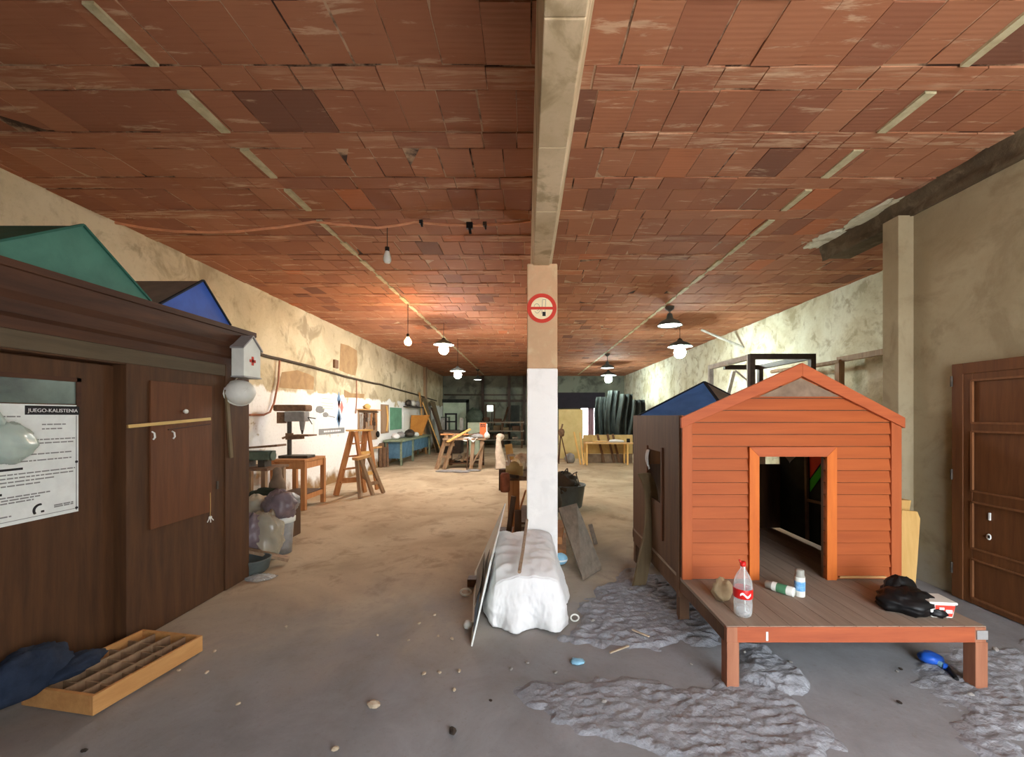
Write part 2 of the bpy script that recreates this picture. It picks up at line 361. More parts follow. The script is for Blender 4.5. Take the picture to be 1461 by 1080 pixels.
mb.box(XL-.25, .8, -1.6, -1.4, -.2, ZC+.18); mb.box(3.45, XR+.3, -1.6, -1.4, -.2, ZC+.18); mb.box(.8, 3.45, -1.6, -1.4, 3.1, ZC+.18)
struct(mb.build('wall_front', 'plaster_right'))
# right beam, rough
mb = MB()
def fb(u, v):
    y = -1.6+6.75*u; q = [(3.73, 3.475), (3.69, 3.47), (3.68, 3.53), (3.67, 3.60), (3.64, 3.68)]
    i = min(3, int(v*4)); t = v*4-i; x = q[i][0]*(1-t)+q[i+1][0]*t; z = q[i][1]*(1-t)+q[i+1][1]*t
    k = noise.noise(Vector((y*3, v*4, 1)))*.03+noise.noise(Vector((y*9, v*9, 4)))*.012
    return Vector((x+k-max(0, (u-.93))*.4, y, z+k*.4))
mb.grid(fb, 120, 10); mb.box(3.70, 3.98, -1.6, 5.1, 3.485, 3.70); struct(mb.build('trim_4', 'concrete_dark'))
# mortar spill beside the beam
mb = MB(); mb.blob((3.58, 4.95, ZC), (.13, .22, .012), .9, 2.6, 3); mb.blob((3.60, 4.35, ZC), (.09, .28, .012), .9, 2.6, 5); struct(mb.build('trim_5', 'whitewash_right'))
# centre beam and column
mb = MB(); prof = [(.062, 3.04), (.222, 3.04), (.345, 3.67), (.048, 3.67)]
segs = [-1.6, .6, 1.55, 2.3, 3.02, 4.12, 8, 14, 22]
for a, b in zip(segs[:-1], segs[1:]):
    mb.prism([(x, a+.0015, z) for x, z in prof], (0, b-a-.003, 0))
struct(mb.build('beam', 'concrete_beam', bevel=.006))
mb = MB(); mb.box(0, .302, 4.1, 4.42, 2.02, 3.06, 0); mb.box(-.002, .304, 4.098, 4.422, -.1, 2.02, 1)
struct(mb.build('column', ['concrete_column', 'paint_column'], bevel=.012))
for Yc in (10.2, 16.3):
    mb = MB(); mb.box(0, .302, Yc, Yc+.32, -.1, 3.06, 0); struct(mb.build('column', ['concrete_column'], bevel=.012))
# back wall window, its light and curtains ; dark doorway ; pale door
mb = MB(); mb.box(2.85, 4.05, YB-.03, YB-.005, .35, 1.95); w = struct(mb.build('window_1', 'window_glow'))
mb = MB()
for x0, x1, z0, z1 in ((2.78, 2.86, .3, 2.0), (4.04, 4.12, .3, 2.0), (2.78, 4.12, .27, .35), (2.78, 4.12, 1.95, 2.03)): mb.box(x0, x1, YB-.08, YB, z0, z1)
mb.build('window_frame', 'dark_wood', w)
t = thing('curtain', 'faded pink curtains over the bright back window, parted in two gaps', 'curtain', (3.4, YB-.15, .3))
for x0, x1 in ((3.22, 3.52), (3.60, 3.66), (3.74, 4.2)):
    mb = MB(); mb.grid(lambda u, v: Vector((x0+(x1-x0)*u, YB-.15+.03*math.sin(u*(x1-x0)*60), .35+1.6*v)), 24, 4); mb.build('drape', 'curtain_pink', t, solid=.004)
mb = MB(); mb.tube([(2.7, YB-.15, 1.96), (4.3, YB-.15, 1.96)], .015); mb.build('rod', 'iron', t)
mb = MB(); mb.box(-4.45, -3.22, YB-.06, YB-.01, 0, 2.24); d = struct(mb.build('door_2', 'pale_green'))
mb = MB()
for x0, x1, z0, z1 in ((-3.22, -3.08, 0, 2.36), (-4.49, -3.08, 2.24, 2.42)): mb.box(x0, x1, YB-.12, YB, z0, z1)
mb.build('door_frame', 'tarp_black', d)
mb = MB(); mb.box(-.85, -.4, YB-.05, YB-.01, .9, 2.1); struct(mb.build('window_2', 'tarp_black'))
mb = MB(); mb.box(-2.12, -1.82, YB-.04, YB-.005, 1.78, 2.1); w = struct(mb.build('window_3', 'lamp_spot'))
mb = MB()
for x0, x1, z0, z1 in ((-2.2, -2.15, .95, 2.15), (-1.75, -1.7, .95, 2.15), (-2.2, -1.7, 2.1, 2.15)): mb.box(x0, x1, YB-.08, YB, z0, z1)
mb.build('window_frame', 'dark_wood', w)
mb = MB()
for x in (-2.35, -.95, -.15): mb.box(x-.07, x+.07, YB-.15, YB, 0, ZC)
mb.box(-4.4, -.1, YB-.1, YB, 2.62, 2.68); mb.box(-2.3, .1, YB-.12, YB, 2.28, 2.4)
struct(mb.build('trim_6', 'steel_dark'))
# bare plaster patches where the paint has come off the left wall
mb = MB()
for py in (((402, 531), (424, 528), (441, 534), (448, 538), (447, 556), (420, 555), (398, 553)), ((486, 490), (497, 493), (509, 500), (510, 520), (507, 536), (495, 533), (484, 528)), ((491, 556), (500, 561), (520, 562), (519, 568), (491, 567))):
    mb.prism([WL(x, y) for x, y in py], (.004, 0, 0))
struct(mb.build('trim_8', 'bare_plaster'))
# dado posts on the left wall far back
mb = MB(); mb.box(XL, XL+.1, 17.9, 18.2, 0, ZC); struct(mb.build('trim_7', 'old_wood'))
# door_1 in the right wall
def door():
    x = XR-.03; y0, y1 = 2.62, 3.57
    mb = MB(); mb.box(x, x+.035, y0+.09, y1-.09, .0, 1.90, 0); d = struct(mb.build('door_1', 'door_wood'))
    mb = MB(); fx = XR-.055
    mb.box(fx, XR+.01, y1-.09, y1, 0, 1.99); mb.box(fx, XR+.01, y0, y0+.09, 0, 1.99); mb.box(fx, XR+.01, y0+.0905, y1-.0905, 1.90, 1.99); mb.build('door_frame', 'door_wood', d, bevel=.004)
    mb = MB()
    for z0, z1 in ((.0, .05), (.37, .46), (.84, .93), (1.42, 1.49), (1.84, 1.90)): mb.box(x-.017, x, y0+.161, y1-.161, z0, z1)
    for a, b in ((y1-.16, y1-.09), (y0+.09, y0+.16)): mb.box(x-.018, x, a, b, 0, 1.9)
    mb.build('rail', 'door_wood', d, bevel=.004)
    mb = MB()
    for z0, z1 in ((.05, .37), (.46, .84), (.93, 1.42), (1.49, 1.84)):
        a, b = y0+.16, y1-.16
        for p, q in (((a, z0), (b, z0)), ((b, z0), (b, z1)), ((b, z1), (a, z1)), ((a, z1), (a, z0))):
            mb.bar((x-.02, p[0], p[1]), (x-.02, q[0], q[1]), .016, .016)
    o = mb.build('moulding', 'door_mould', d)
    mb = MB(); mb.box(x-.03, x, y1-.16, y1-.09, .0, .03)
    e = MB(); e.M = Matrix.Translation(WL(1411, 766, x-.004)) @ Matrix.Rotation(PI/2, 4, 'Y'); e.lathe([(.0, -.012), (.016, -.012), (.024, -.004), (.026, 0)], n=16, sy=.7); e.build('escutcheon', 'white_metal', d)
    e = MB(); c = WL(1411, 766, x-.018); e.box(c.x-.002, c.x+.002, c.y-.006, c.y+.006, c.z-.012, c.z+.012); e.build('keyhole', 'black', d)
    e = MB(); c = WL(1412, 737, x-.006); e.box(c.x-.006, c.x+.006, c.y-.007, c.y+.007, c.z-.03, c.z+.03); e.build('handle', 'white_metal', d, bevel=.003)
    for z in (1.80, 1.0, .2):
        e = MB(); e.tube([(fx-.006, y1-.005, z), (fx-.006, y1-.005, z+.09)], .009, 8); e.build('hinge', 'iron', d)
door()

# ================================================================= NO-SMOKING SIGN
def no_smoking():
    c = Vector((.146, 4.094, 2.613)); r = .146
    t = thing('no_smoking_sign', 'round red and cream no-smoking sign painted on the central column', 'sign', (c.x, c.y, c.z-r))
    def disc(r0, r1, y, n=48):
        mb = MB(); vs = []; fs = []
        for k in range(n):
            a = 2*PI*k/n
            for rr in (r0, r1): vs += [c+Vector((rr*math.cos(a), y, rr*math.sin(a)))]
        fs = [(2*k, 2*((k+1) % n), 2*((k+1) % n)+1, 2*k+1) for k in range(n)]
        mb.add(vs, fs); return mb
    mb = disc(0.0005, r*.85, -.001); mb.build('disc', 'cream', t, solid=.002)
    disc(r*.74, r, -.003).build('ring', 'ink_red', t, solid=.002)
    mb = MB(); mb.box(c.x-.12, c.x+.12, c.y-.005, c.y-.002, c.z-.013, c.z+.013); mb.build('crossbar', 'ink_red', t)
    mb = MB(); mb.M = Matrix.Translation(c+Vector((.018, -.003, 0))) @ Matrix.Rotation(.06, 4, 'Y')
    for x in (-.016, .016): mb.box(x-.002, x+.002, -.001, 0, -.055, .085)
    mb.box(-.016, .016, -.001, 0, .083, .087); mb.build('cigarette', 'ink_grey', t)
    mb = MB(); mb.box(c.x+.006, c.x+.038, c.y-.0045, c.y-.003, c.z-.078, c.z-.036); mb.build('cigarette_tip', 'ink_dark', t)
    mb = MB()
    mb.tube([c+Vector((-.02-.03*math.cos(a)*.9-.03, -.003, .01+.035*math.sin(a))) for a in [k*PI*1.5/12 for k in range(13)]], .002, 5)
    mb.tube([c+Vector((-.07+.075*k/8, -.003, -.03-.02*math.sin(k/8*5))) for k in range(9)], .002, 5); mb.build('smoke', 'ink_grey', t)
no_smoking()

# ================================================================= BOOTH (left)
def booth():
    X0 = -2.68; Y0, Y1 = .9, 3.97
    t = thing('wooden_booth', 'large dark brown wooden booth with cornice standing along the left wall', 'booth', (-3.3, 2.4, 0))
    mb = MB()
    mb.box(-3.95, -2.79, Y0, Y1, 0, 2.34); mb.box(-2.79, X0, 2.765, 3.66, 0, 2.03); mb.box(-2.79, X0, Y0, 2.765, 1.89, 2.03); mb.box(-2.79, X0, Y0, 1.45, 0, 1.89)
    mb.build('wall_panel', 'booth_wood', t, bevel=.004)
    mb = MB(); mb.box(-3.95, X0+.012, 3.66, Y1, 0, 2.03); mb.build('corner_post', 'booth_wood', t, bevel=.004)
    mb = MB(); cp = [(-2.69, 2.0), (-2.665, 2.0), (-2.665, 2.06), (-2.645, 2.08), (-2.645, 2.15), (-2.625, 2.19), (-2.62, 2.30), (-2.61, 2.305), (-2.61, 2.345), (-2.69, 2.345)]
    mb.prism([(x, Y0-.02, z) for x, z in cp], (0, Y1+.02-Y0+.02, 0)); mb.build('cornice', 'booth_cornice', t)
    mb = MB(); mb.box(X0, X0+.01, Y0, 3.66, 1.90, 2.0); mb.build('frieze', 'booth_grey', t, bevel=.003)
    # door
    mb = MB(); mb.box(-2.785, -2.755, 1.46, 2.755, .02, 1.88); d = mb.build('door', 'booth_wood', t, bevel=.003)
    mb = MB(); mb.box(-2.76, -2.75, 1.75, 2.52, 1.62, 1.755); mb.build('window_pane', 'glass_dark', d)
    mb = MB()
    for a, b, z0, z1 in ((1.72, 1.75, 1.60, 1.78), (2.52, 2.545, 1.60, 1.78), (1.72, 2.545, 1.755, 1.78)): mb.box(-2.757, -2.743, a, b, z0, z1)
    mb.build('window_bead', 'booth_cornice', d)
    # shutter board
    mb = MB(); mb.box(X0, X0+.014, 2.93, 3.50, .74, 1.80); s = mb.build('shutter', 'booth_board', t, bevel=.003)
    mb = MB(); mb.bar(WL(182, 608.5, X0+.026), WL(300, 597.5, X0+.026), .012, .022); mb.build('rail', 'brass', s)
    mb = MB(); mb.bar(WL(240, 613, X0+.018), WL(300, 605, X0+.018), .008, .008); mb.build('strip', 'booth_cornice', s)
    c = WL(262, 587, X0+.014); mb = MB(); mb.M = Matrix.Translation(c) @ Matrix.Rotation(PI/2, 4, 'Y'); mb.lathe([(0, .028), (.016, .026), (.018, .016), (.008, .006), (.008, 0)], n=14); mb.build('knob', 'white_metal', s)
    for px, py in ((218, 622), (246.5, 621)):
        c = WL(px, py, X0+.02); mb = MB(); mb.tube([c+Vector((-.005, 0, .03)), c+Vector((.012, 0, .02)), c+Vector((.016, 0, -.01)), c+Vector((.004, 0, -.025))], .006, 6); mb.build('hook', 'white_metal', s)
    c = WL(310, 692, X0+.004); mb = MB(); mb.box(c.x, c.x+.006, c.y-.012, c.y+.012, c.z-.035, c.z+.035); mb.build('lock_plate', 'iron', t, bevel=.003)
    mb = MB(); mb.box(-3.95, X0+.004, Y0, 2.0, 0, .0+.001); 
    # keys
    c = WL(300, 737, X0+.03); k = thing('key_bunch', 'small bunch of pale keys hanging from the shutter corner of the dark booth', 'keys', c+Vector((0, 0, -.05)))
    mb = MB(); mb.tube([c+Vector((0, 0, .20)), c+Vector((.002, 0, .1)), c], .003, 5); mb.build('cord', 'brass', k)
    for q in (-.6, 0.1, .7):
        mb = MB(); e = c+Vector((0.004*q, math.sin(q)*.05, -math.cos(q)*.05)); mb.bar(c, e, .006, .004, up=(1, 0, 0)); mb.bar(c+(e-c)*.0, c+(e-c)*.35, .018, .005, up=(1, 0, 0)); mb.build('key', 'white_metal', k)
    # slat hung on the corner post
    mb = MB(); mb.bar(WL(323, 556, X0+.022), WL(330, 653, X0+.022), .035, .014, up=(1, 0, 0)); tag(mb.build('wood_stick', 'curved_ply', None), 'thin yellowish wooden slat hung on the end post of the dark booth', 'slat')
booth()
def gable(name, label, ya, yb, zb, ym, zt, x1, m_gable, m_slope, edge):
    x0 = -3.85
    t = thing(name, label, 'roof', ((x0+x1)/2, (ya+yb)/2, zb))
    mb = MB(); mb.prism([(x1-.02, ya, zb), (x1-.02, yb, zb), (x1-.02, ym, zt)], (.02, 0, 0)); mb.build('gable', m_gable, t)
    for a in (ya, yb):
        mb = MB(); mb.hexa([(x0, a, zb), (x1-.021, a, zb), (x1-.021, ym, zt), (x0, ym, zt)], [(x0, a, zb-.02), (x1-.021, a, zb-.02), (x1-.021, ym, zt-.02), (x0, ym, zt-.02)]); mb.build('slope', m_slope, t)
    mb = MB(); mb.bar((x1+.002, yb, zb+.006), (x1+.002, ym, zt+.006), .02, .012); mb.bar((x1+.002, ya, zb+.006), (x1+.002, ym, zt+.006), .02, .012); mb.build('edge_trim', edge, t)
gable('gable_roof', 'teal green gabled playhouse roof resting on top of the dark booth', 2.02, 2.985, 2.372, 2.53, 2.712, -2.72, 'roof_green', 'roof_teal_dark', 'roof_teal_dark')
gable('gable_roof', 'bright blue gabled playhouse roof with grey slopes on top of the dark booth', 3.06, 3.79, 2.372, 3.47, 2.68, -2.72, 'roof_blue', 'roof_grey', 'dark_edge')

def poster():
    X = -2.745; y0, y1, z0, z1 = 1.86, 2.53, .966, 1.614
    t = thing('information_poster', 'white printed information board on the booth door with dark title band', 'poster', (X, (y0+y1)/2, z0))
    mb = MB(); mb.box(X-.004, X, y0, y1, z0, z1); mb.build('sheet', 'paper', t)
    mb = MB(); mb.box(X, X+.002, 2.26, y1+.003, 1.555, 1.606); mb.build('title_band', 'ink_dark', t)
    text('JUEGO-KALISTENIA', .029, frame_px((X+.0035, 2.272, 1.57)), 'ink_white', 'title_lettering', t)
    mb = MB()
    rows = [(1.50, 2.34, 2.46), (1.475, 2.34, 2.44), (1.415, 2.28, 2.51), (1.395, 2.28, 2.50), (1.335, 2.12, 2.49), (1.30, 2.10, 2.49), (1.235, 2.09, 2.51), (1.215, 2.09, 2.50), (1.195, 2.09, 2.40), (1.175, 2.09, 2.33),
            (1.115, 2.09, 2.38), (1.10, 2.09, 2.33), (1.085, 2.09, 2.30), (1.545, 2.1, 2.24), (1.015, 2.06, 2.2), (1.03, 2.4, 2.5), (1.02, 2.4, 2.5)]
    for z, a, b in rows:
        y = a; mb = MB()
        while y < b:
            w = R.uniform(.012, .045); mb.box(X, X+.0015, y, min(b, y+w), z-.0035, z+.0035); y += w+.006
        mb.build('text_line', 'ink_grey', t)
    for z, a, b in ((1.262, 2.09, 2.25), (1.135, 2.09, 2.16)): mb = MB(); mb.box(X, X+.002, a, b, z-.006, z+.006); mb.build('heading', 'ink_dark', t)
    mb = MB(); c = Vector((X+.001, 2.33, 1.02)); mb.tube([c+Vector((0, .03*math.cos(a), .03*math.sin(a))) for a in [PI*.45+k*PI*.75/10 for k in range(11)]], .006, 5); mb.box(X, X+.002, 2.335, 2.35, 1.003, 1.014); mb.build('logo', 'ink_dark', t); mb = MB()
    mb.blob((X, 2.03, 1.0), (.003, .018, .014), .3, 3, 1, 10, 8); mb.build('logo', 'ink_dark', t)
    mb = MB(); mb.box(X, X+.002, y1-.014, y1-.011, z0+.01, 1.55); mb.box(X, X+.002, y0, y1, z0+.02, z0+.023); mb.build('border_line', 'ink_grey', t)
    for z in (1.60, 1.27, .99):
        mb = MB(); mb.M = Matrix.Translation((X+.001, y1-.012, z)) @ Matrix.Rotation(PI/2, 4, 'Y'); mb.lathe([(0, .005), (.007, .003), (.008, 0)], n=10); mb.build('screw', 'ink_dark', t)
poster()
mb = MB(); mb.blob((-2.655, 2.10, 1.41), (.075, .105, .10), .4, 2.2, 4, 36, 24)
mb.tube([(-2.655, 2.08, 1.48), (-2.66, 2.05, 1.60), (-2.70, 2.02, 1.70)], [.04, .015, .008], 8)
tag(mb.build('plastic_bag', 'cloudy_plastic', None), 'cloudy white plastic bag hanging in front of the poster on the booth door', 'bag')

def first_aid():
    X0, X1, Y0, Y1, z0, ze, za = -2.632, -2.52, 3.68, 3.91, 1.905, 2.16, 2.265
    t = thing('first_aid_box', 'small white house-shaped first aid box with red cross on the booth corner', 'box', ((X0+X1)/2, (Y0+Y1)/2, z0))
    ym = (Y0+Y1)/2
    mb = MB(); mb.prism([(X0, Y0, z0), (X0, Y1, z0), (X0, Y1, ze), (X0, ym, za), (X0, Y0, ze)], (X1-X0, 0, 0)); mb.build('body', 'plastic_white', t, bevel=.004)
    mb = MB()
    for a in (Y0-.02, Y1+.02): mb.hexa([(X0, a, ze-.012), (X1+.012, a, ze-.012), (X1+.012, ym, za+.006), (X0, ym, za+.006)], [(X0, a, ze+.002), (X1+.012, a, ze+.002), (X1+.012, ym, za+.02), (X0, ym, za+.02)])
    mb.build('roof', 'bag_grey', t)
    mb = MB(); c = (X1+.001, ym, 2.05); mb.box(c[0], c[0]+.003, ym-.04, ym+.04, 2.037, 2.063); mb.box(c[0], c[0]+.003, ym-.013, ym+.013, 2.01, 2.09); mb.build('cross', 'ink_red', t)
    mb = MB(); mb.box(X0, X1+.008, Y0-.008, Y1+.008, z0-.012, z0); mb.build('base', 'bag_grey', t)
first_aid()
t = thing('hard_hat', 'dusty white helmet hanging below the first aid box', 'helmet', (-2.6, 3.75, 1.64))
mb = MB(); mb.M = Matrix.Translation((-2.62, 3.76, 1.755)) @ Matrix.Rotation(PI/2-.25, 4, 'Y') @ Matrix.Rotation(.5, 4, 'X')
mb.lathe([(.112, 0), (.11, .03), (.098, .075), (.07, .11), (.03, .128), (.0, .13)], n=24, sy=1.1); mb.build('shell', 'plastic_white', t, solid=.004)
mb = MB(); mb.M = Matrix.Translation((-2.62, 3.76, 1.755)) @ Matrix.Rotation(PI/2-.25, 4, 'Y') @ Matrix.Rotation(.5, 4, 'X'); mb.lathe([(.108, -.002), (.12, -.006), (.122, .004), (.11, .008)], n=24, sy=1.1); mb.build('brim', 'plastic_white', t)
mb = MB(); mb.tube([(-2.66, 3.77, 1.87), (-2.66, 3.80, 1.905)], .006, 6); mb.build('strap', 'sack', t)

# ---------------------------------------------------------------- tray + jacket
def tray():
    t = thing('compartment_tray', 'shallow pale wooden tray divided into compartments on the floor by the booth', 'tray', (-2.42, 2.48, 0))
    M4 = Matrix.Translation((-2.235, 2.129, 0)) @ Matrix.Rotation(-.170, 4, 'Z')
    L, Wd, hh, th = .60, .475, .105, .018
    def nb(): m = MB(); m.M = M4; return m
    for y0, y1, x0, x1 in ((0, L, -th, 0), (0, L, -Wd, -Wd+th), (0, th, -Wd+th, -th), (L-th, L, -Wd+th, -th)):
        mb = nb(); mb.box(x0, x1, y0, y1, .003, hh); mb.build('side', 'tray_wood', t, bevel=.002)
    mb = nb(); mb.box(-Wd+th, -th, th, L-th, .005, .018); mb.build('bottom', 'dark_wood', t)
    for k in (1, 2, 3):
        mb = nb(); x = -Wd*k/4; mb.box(x-.005, x+.005, th, L-th, .018, hh-.012); mb.build('divider', 'old_wood', t)
    for k in range(1, 6):
        for c in range(4):
            x0 = -Wd*(c+1)/4+.006; x1 = -Wd*c/4-.006
            if c == 3: x0 = -Wd+th
            if c == 0: x1 = -th
            y = th+(L-2*th)*(k+.12*((c*7+k) % 3-1))/6; mb = nb(); mb.box(x0, x1, y-.004, y+.004, .018, hh-.022); mb.build('partition', 'old_wood', t)
tray()
mb = MB(); mb.blob((-2.63, 2.17, .18), (.09, .19, .13), .4, 2.2, 9, 40, 26, flat=.107); mb.blob((-2.57, 2.33, .14), (.09, .14, .04), .4, 2.6, 2, 30, 18, flat=.107)
tag(mb.build('jacket', 'cloth_blue', None), 'crumpled dark blue jacket lying against the booth beside the wooden tray', 'jacket')

# ================================================================= ORANGE PLAYHOUSE
def playhouse():
    X0, X1, YF, YK, ZD = 1.142, 2.735, 3.05, 4.45, .349
    XA, ZA, ZE = 2.006, 1.925, 1.53
    t = thing('playhouse', 'orange stained wooden playhouse with gabled front and open doorway on a deck', 'playhouse', (1.93, 3.4, 0))
    # deck
    mb = MB(); n = 12; DX0, DX1 = 1.136, 2.62
    for k in range(n):
        a = DX0+(DX1-DX0)*k/n; mb.box(a+.0015, a+(DX1-DX0)/n-.0015, 2.36, YK, ZD-.02, ZD)
    dk = mb.build('deck', 'deck_wood', t)
    mb = MB(); mb.box(DX0+.06, DX1-.06, 2.355, 2.385, ZD-.092, ZD-.004); fr = mb.build('front_rail', 'deck_rail', t, bevel=.003)
    mb = MB(); mb.box(1.36, 1.372, 2.352, 2.36, ZD-.08, ZD-.03); mb.build('paint_mark', 'paper', fr)
    mb = MB()
    mb.box(DX0, DX0+.03, 2.386, YK, ZD-.10, ZD-.021); mb.box(DX1-.03, DX1, 2.386, YK, ZD-.10, ZD-.021); mb.box(DX0, DX1, YK-.03, YK, ZD-.1, ZD-.021); mb.build('side_rail', 'brown_ply', t)
    for x in (DX0, DX1-.07):
        mb = MB(); mb.box(x, x+.07, 2.35, 2.42, -.005, ZD-.088); mb.box(x, x+.062, 2.352, 2.386, ZD-.09, ZD-.004); l = mb.build('leg', 'leg_wood', t, bevel=.003)
    mb = MB(); mb.box(DX1-.066, DX1-.004, 2.346, 2.352, ZD-.07, ZD-.02); mb.build('corner_patch', 'bag_grey', t)
    for x in (DX0+.01, DX1-.08):
        for y in (3.1, YK-.08): mb = MB(); mb.box(x, x+.07, y, y+.07, -.005, ZD-.1); mb.build('leg', 'brown_ply', t)
    # facade of lap boards with a doorway
    dx0, dx1, dz = 1.696, 2.19, 1.25
    def slope_x(z):
        if z <= ZE: return X0, X1
        k = (z-ZE)/(ZA-ZE); return X0+(XA-X0)*k, X1-(X1-XA)*k
    mb = MB(); z = ZD+.004; p = .0885
    while z < ZA-.02:
        z1 = min(z+p-.008, ZA-.01); a0, b0 = slope_x(z); a1, b1 = slope_x(z1)
        if z < ZE < z1: pass
        segs = [(a0, b0, a1, b1)] if z >= dz-.001 else [(a0, dx0, a1, dx0), (dx1, b0, dx1, b1)]
        if z < dz < z1:   # notch board over the door
            segs = [(a0, dx0, a1, dx0), (dx1, b0, dx1, b1)]
            mb.hexa([(dx0, YF-.012, dz), (dx1, YF-.012, dz), (dx1, YF+.006, dz), (dx0, YF+.006, dz)], [(dx0, YF-.004, z1), (dx1, YF-.004, z1), (dx1, YF+.006, z1), (dx0, YF+.006, z1)])
        for s0, s1, u0, u1 in segs:
            mb.hexa([(s0, YF-.018, z), (s1, YF-.018, z), (s1, YF+.006, z), (s0, YF+.006, z)], [(u0, YF-.003, z1+.002), (u1, YF-.003, z1+.002), (u1, YF+.006, z1+.002), (u0, YF+.006, z1+.002)])
        z += p
    mb.build('front_wall', 'orange_wood', t)
    # backing board
    mb = MB()
    mb.box(X0, dx0, YF+.006, YF+.03, ZD, ZE); mb.box(dx1, X1, YF+.006, YF+.03, ZD, ZE); mb.box(dx0, dx1, YF+.006, YF+.03, dz, ZE); mb.prism([(X0, YF+.006, ZE), (X1, YF+.006, ZE), (XA, YF+.006, ZA)], (0, .024, 0))
    mb.build('backing', 'brown_ply', t)
    # corner boards, barge boards, pediment
    mb = MB(); mb.box(X0-.006, X0+.068, YF-.026, YF-.006, ZD, ZE+.02); mb.build('corner_board', 'orange_wood_v', t, bevel=.003)
    mb = MB(); mb.box(X1-.068, X1+.006, YF-.026, YF-.006, ZD, ZE-.01); mb.build('corner_board', 'orange_wood_v', t, bevel=.003)
    for xa, sgn in ((X0, 1), (X1, -1)):
        mb = MB(); o = -.02*sgn; q = [Vector((xa+o, YF-.04, ZE+.005)), Vector((XA, YF-.04, ZA+.01)), Vector((XA, YF-.04, ZA-.088)), Vector((xa+o, YF-.04, ZE-.072))]
        mb.hexa(q, [v+Vector((0, .03, 0)) for v in q]); mb.build('barge_board', 'orange_trim_x', t, bevel=.003)
    mb = MB(); z0 = 1.55+27/590*3.05; mb.prism([(1.70, YF-.02, z0), (2.29, YF-.02, z0), (XA, YF-.02, ZA-.1)], (0, .012, 0)); mb.build('pediment', 'grey_ply', t)
    # door casing
    c = .072
    mb = MB(); mb.hexa([(dx0-c, YF-.034, ZD), (dx0, YF-.034, ZD), (dx0, YF-.012, ZD), (dx0-c, YF-.012, ZD)], [(dx0-c, YF-.034, dz+c), (dx0, YF-.034, dz), (dx0, YF-.012, dz), (dx0-c, YF-.012, dz+c)]); mb.build('door_casing', 'orange_trim', t, bevel=.002)
    mb = MB(); mb.hexa([(dx1, YF-.034, ZD), (dx1+c, YF-.034, ZD), (dx1+c, YF-.012, ZD), (dx1, YF-.012, ZD)], [(dx1, YF-.034, dz), (dx1+c, YF-.034, dz+c), (dx1+c, YF-.012, dz+c), (dx1, YF-.012, dz)]); mb.build('door_casing', 'orange_trim', t, bevel=.002)
    mb = MB(); mb.hexa([(dx0, YF-.034, dz), (dx1, YF-.034, dz), (dx1, YF-.012, dz), (dx0, YF-.012, dz)], [(dx0-c, YF-.034, dz+c), (dx1+c, YF-.034, dz+c), (dx1+c, YF-.012, dz+c), (dx0-c, YF-.012, dz+c)]); mb.build('door_casing', 'orange_trim_x', t, bevel=.002)
    # side walls: left with a window hole
    wy0, wy1, wz0, wz1 = 3.50, 3.90, .80, 1.24
    mb = MB()
    mb.box(X0, X0+.02, YF+.03, wy0, .20, 1.553); mb.box(X0, X0+.02, wy1, YK, .20, 1.553); mb.box(X0, X0+.02, wy0, wy1, .20, wz0); mb.box(X0, X0+.02, wy0, wy1, wz1, 1.553); mb.build('side_wall', 'brown_ply', t)
    mb = MB(); mb.box(X0-.014, X0, wy0-.035, wy0, wz0-.3, wz1+.04); mb.box(X0-.012, X0, wy1, wy1+.03, wz0-.03, wz1+.03); mb.build('window_trim', 'booth_board', t)
    mb = MB(); mb.box(X0-.012, X0, YF+.03, YF+.08, .2, 1.55); mb.build('batten', 'brown_ply', t)
    mb = MB(); mb.box(X1-.02, X1, YF+.03, YK, ZD, 1.50); rw = mb.build('side_wall', 'brown_ply', t)
    mb = MB(); mb.box(X0+.02, X1-.02, YK-.02, YK, ZD, 1.03); mb.build('rear_wall', 'dark_wood', t)
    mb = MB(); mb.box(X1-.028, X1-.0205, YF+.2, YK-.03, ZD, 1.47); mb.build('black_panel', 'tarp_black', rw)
    hp = []; c = WL(1127, 650, X1-.029)
    for k in range(20):
        a = 2*PI*k/20; hp.append(c+Vector((0, .0062*16*math.sin(a)**3, .0045*(13*math.cos(a)-5*math.cos(2*a)-2*math.cos(3*a)-math.cos(4*a)))))
    mb = MB(); mb.prism(hp, (-.004, 0, 0)); mb.build('heart_mark', 'bag_grey', rw)
    mb = MB(); mb.box(X0+.02, X1-.02, YF+.03, YK-.02, 1.48, 1.50); mb.build('top_board', 'dark_wood', t)
    # painted stripes on the right inner wall
    xi = X1-.030
    def quad(py, mat, nm):
        mb = MB(); mb.prism([WL(x, y, xi) for x, y in py], (-.003, 0, 0)); mb.build(nm, mat, rw)
    quad([(1155, 648), (1180, 648), (1156, 682)], 'red_paint', 'red_stripe'); quad([(1156, 685), (1182, 650), (1182, 666), (1156, 702)], 'green_paint', 'green_stripe')
    mb = MB(); mb.bar(WL(1150, 640, xi-.02), WL(1152, 770, xi-.02), .03, .02, up=(1, 0, 0)); mb.bar(WL(1150, 713, xi-.02), WL(1182, 720, xi-.02), .02, .025); mb.build('stud', 'grey_ply', rw)
playhouse()
mb = MB(); mb.bar((2.28, 3.02, .372), (2.62, 3.02, .372), .014, .012); tag(mb.build('wooden_batten', 'pine_x', None), 'thin pale batten lying along the foot of the playhouse front', 'batten')
mb = MB(); mb.grid(lambda u, v: Vector((1.12-.018*math.sin(v*3)+.012*math.sin(u*9), 3.80+.06*u-.03*v*math.sin(u*3), 1.235-.18*v*(1-.3*u))), 5, 10)
tag(mb.build('rag', 'sheet_white', None, solid=.003), 'torn white rag hanging in the side window of the orange playhouse', 'rag')
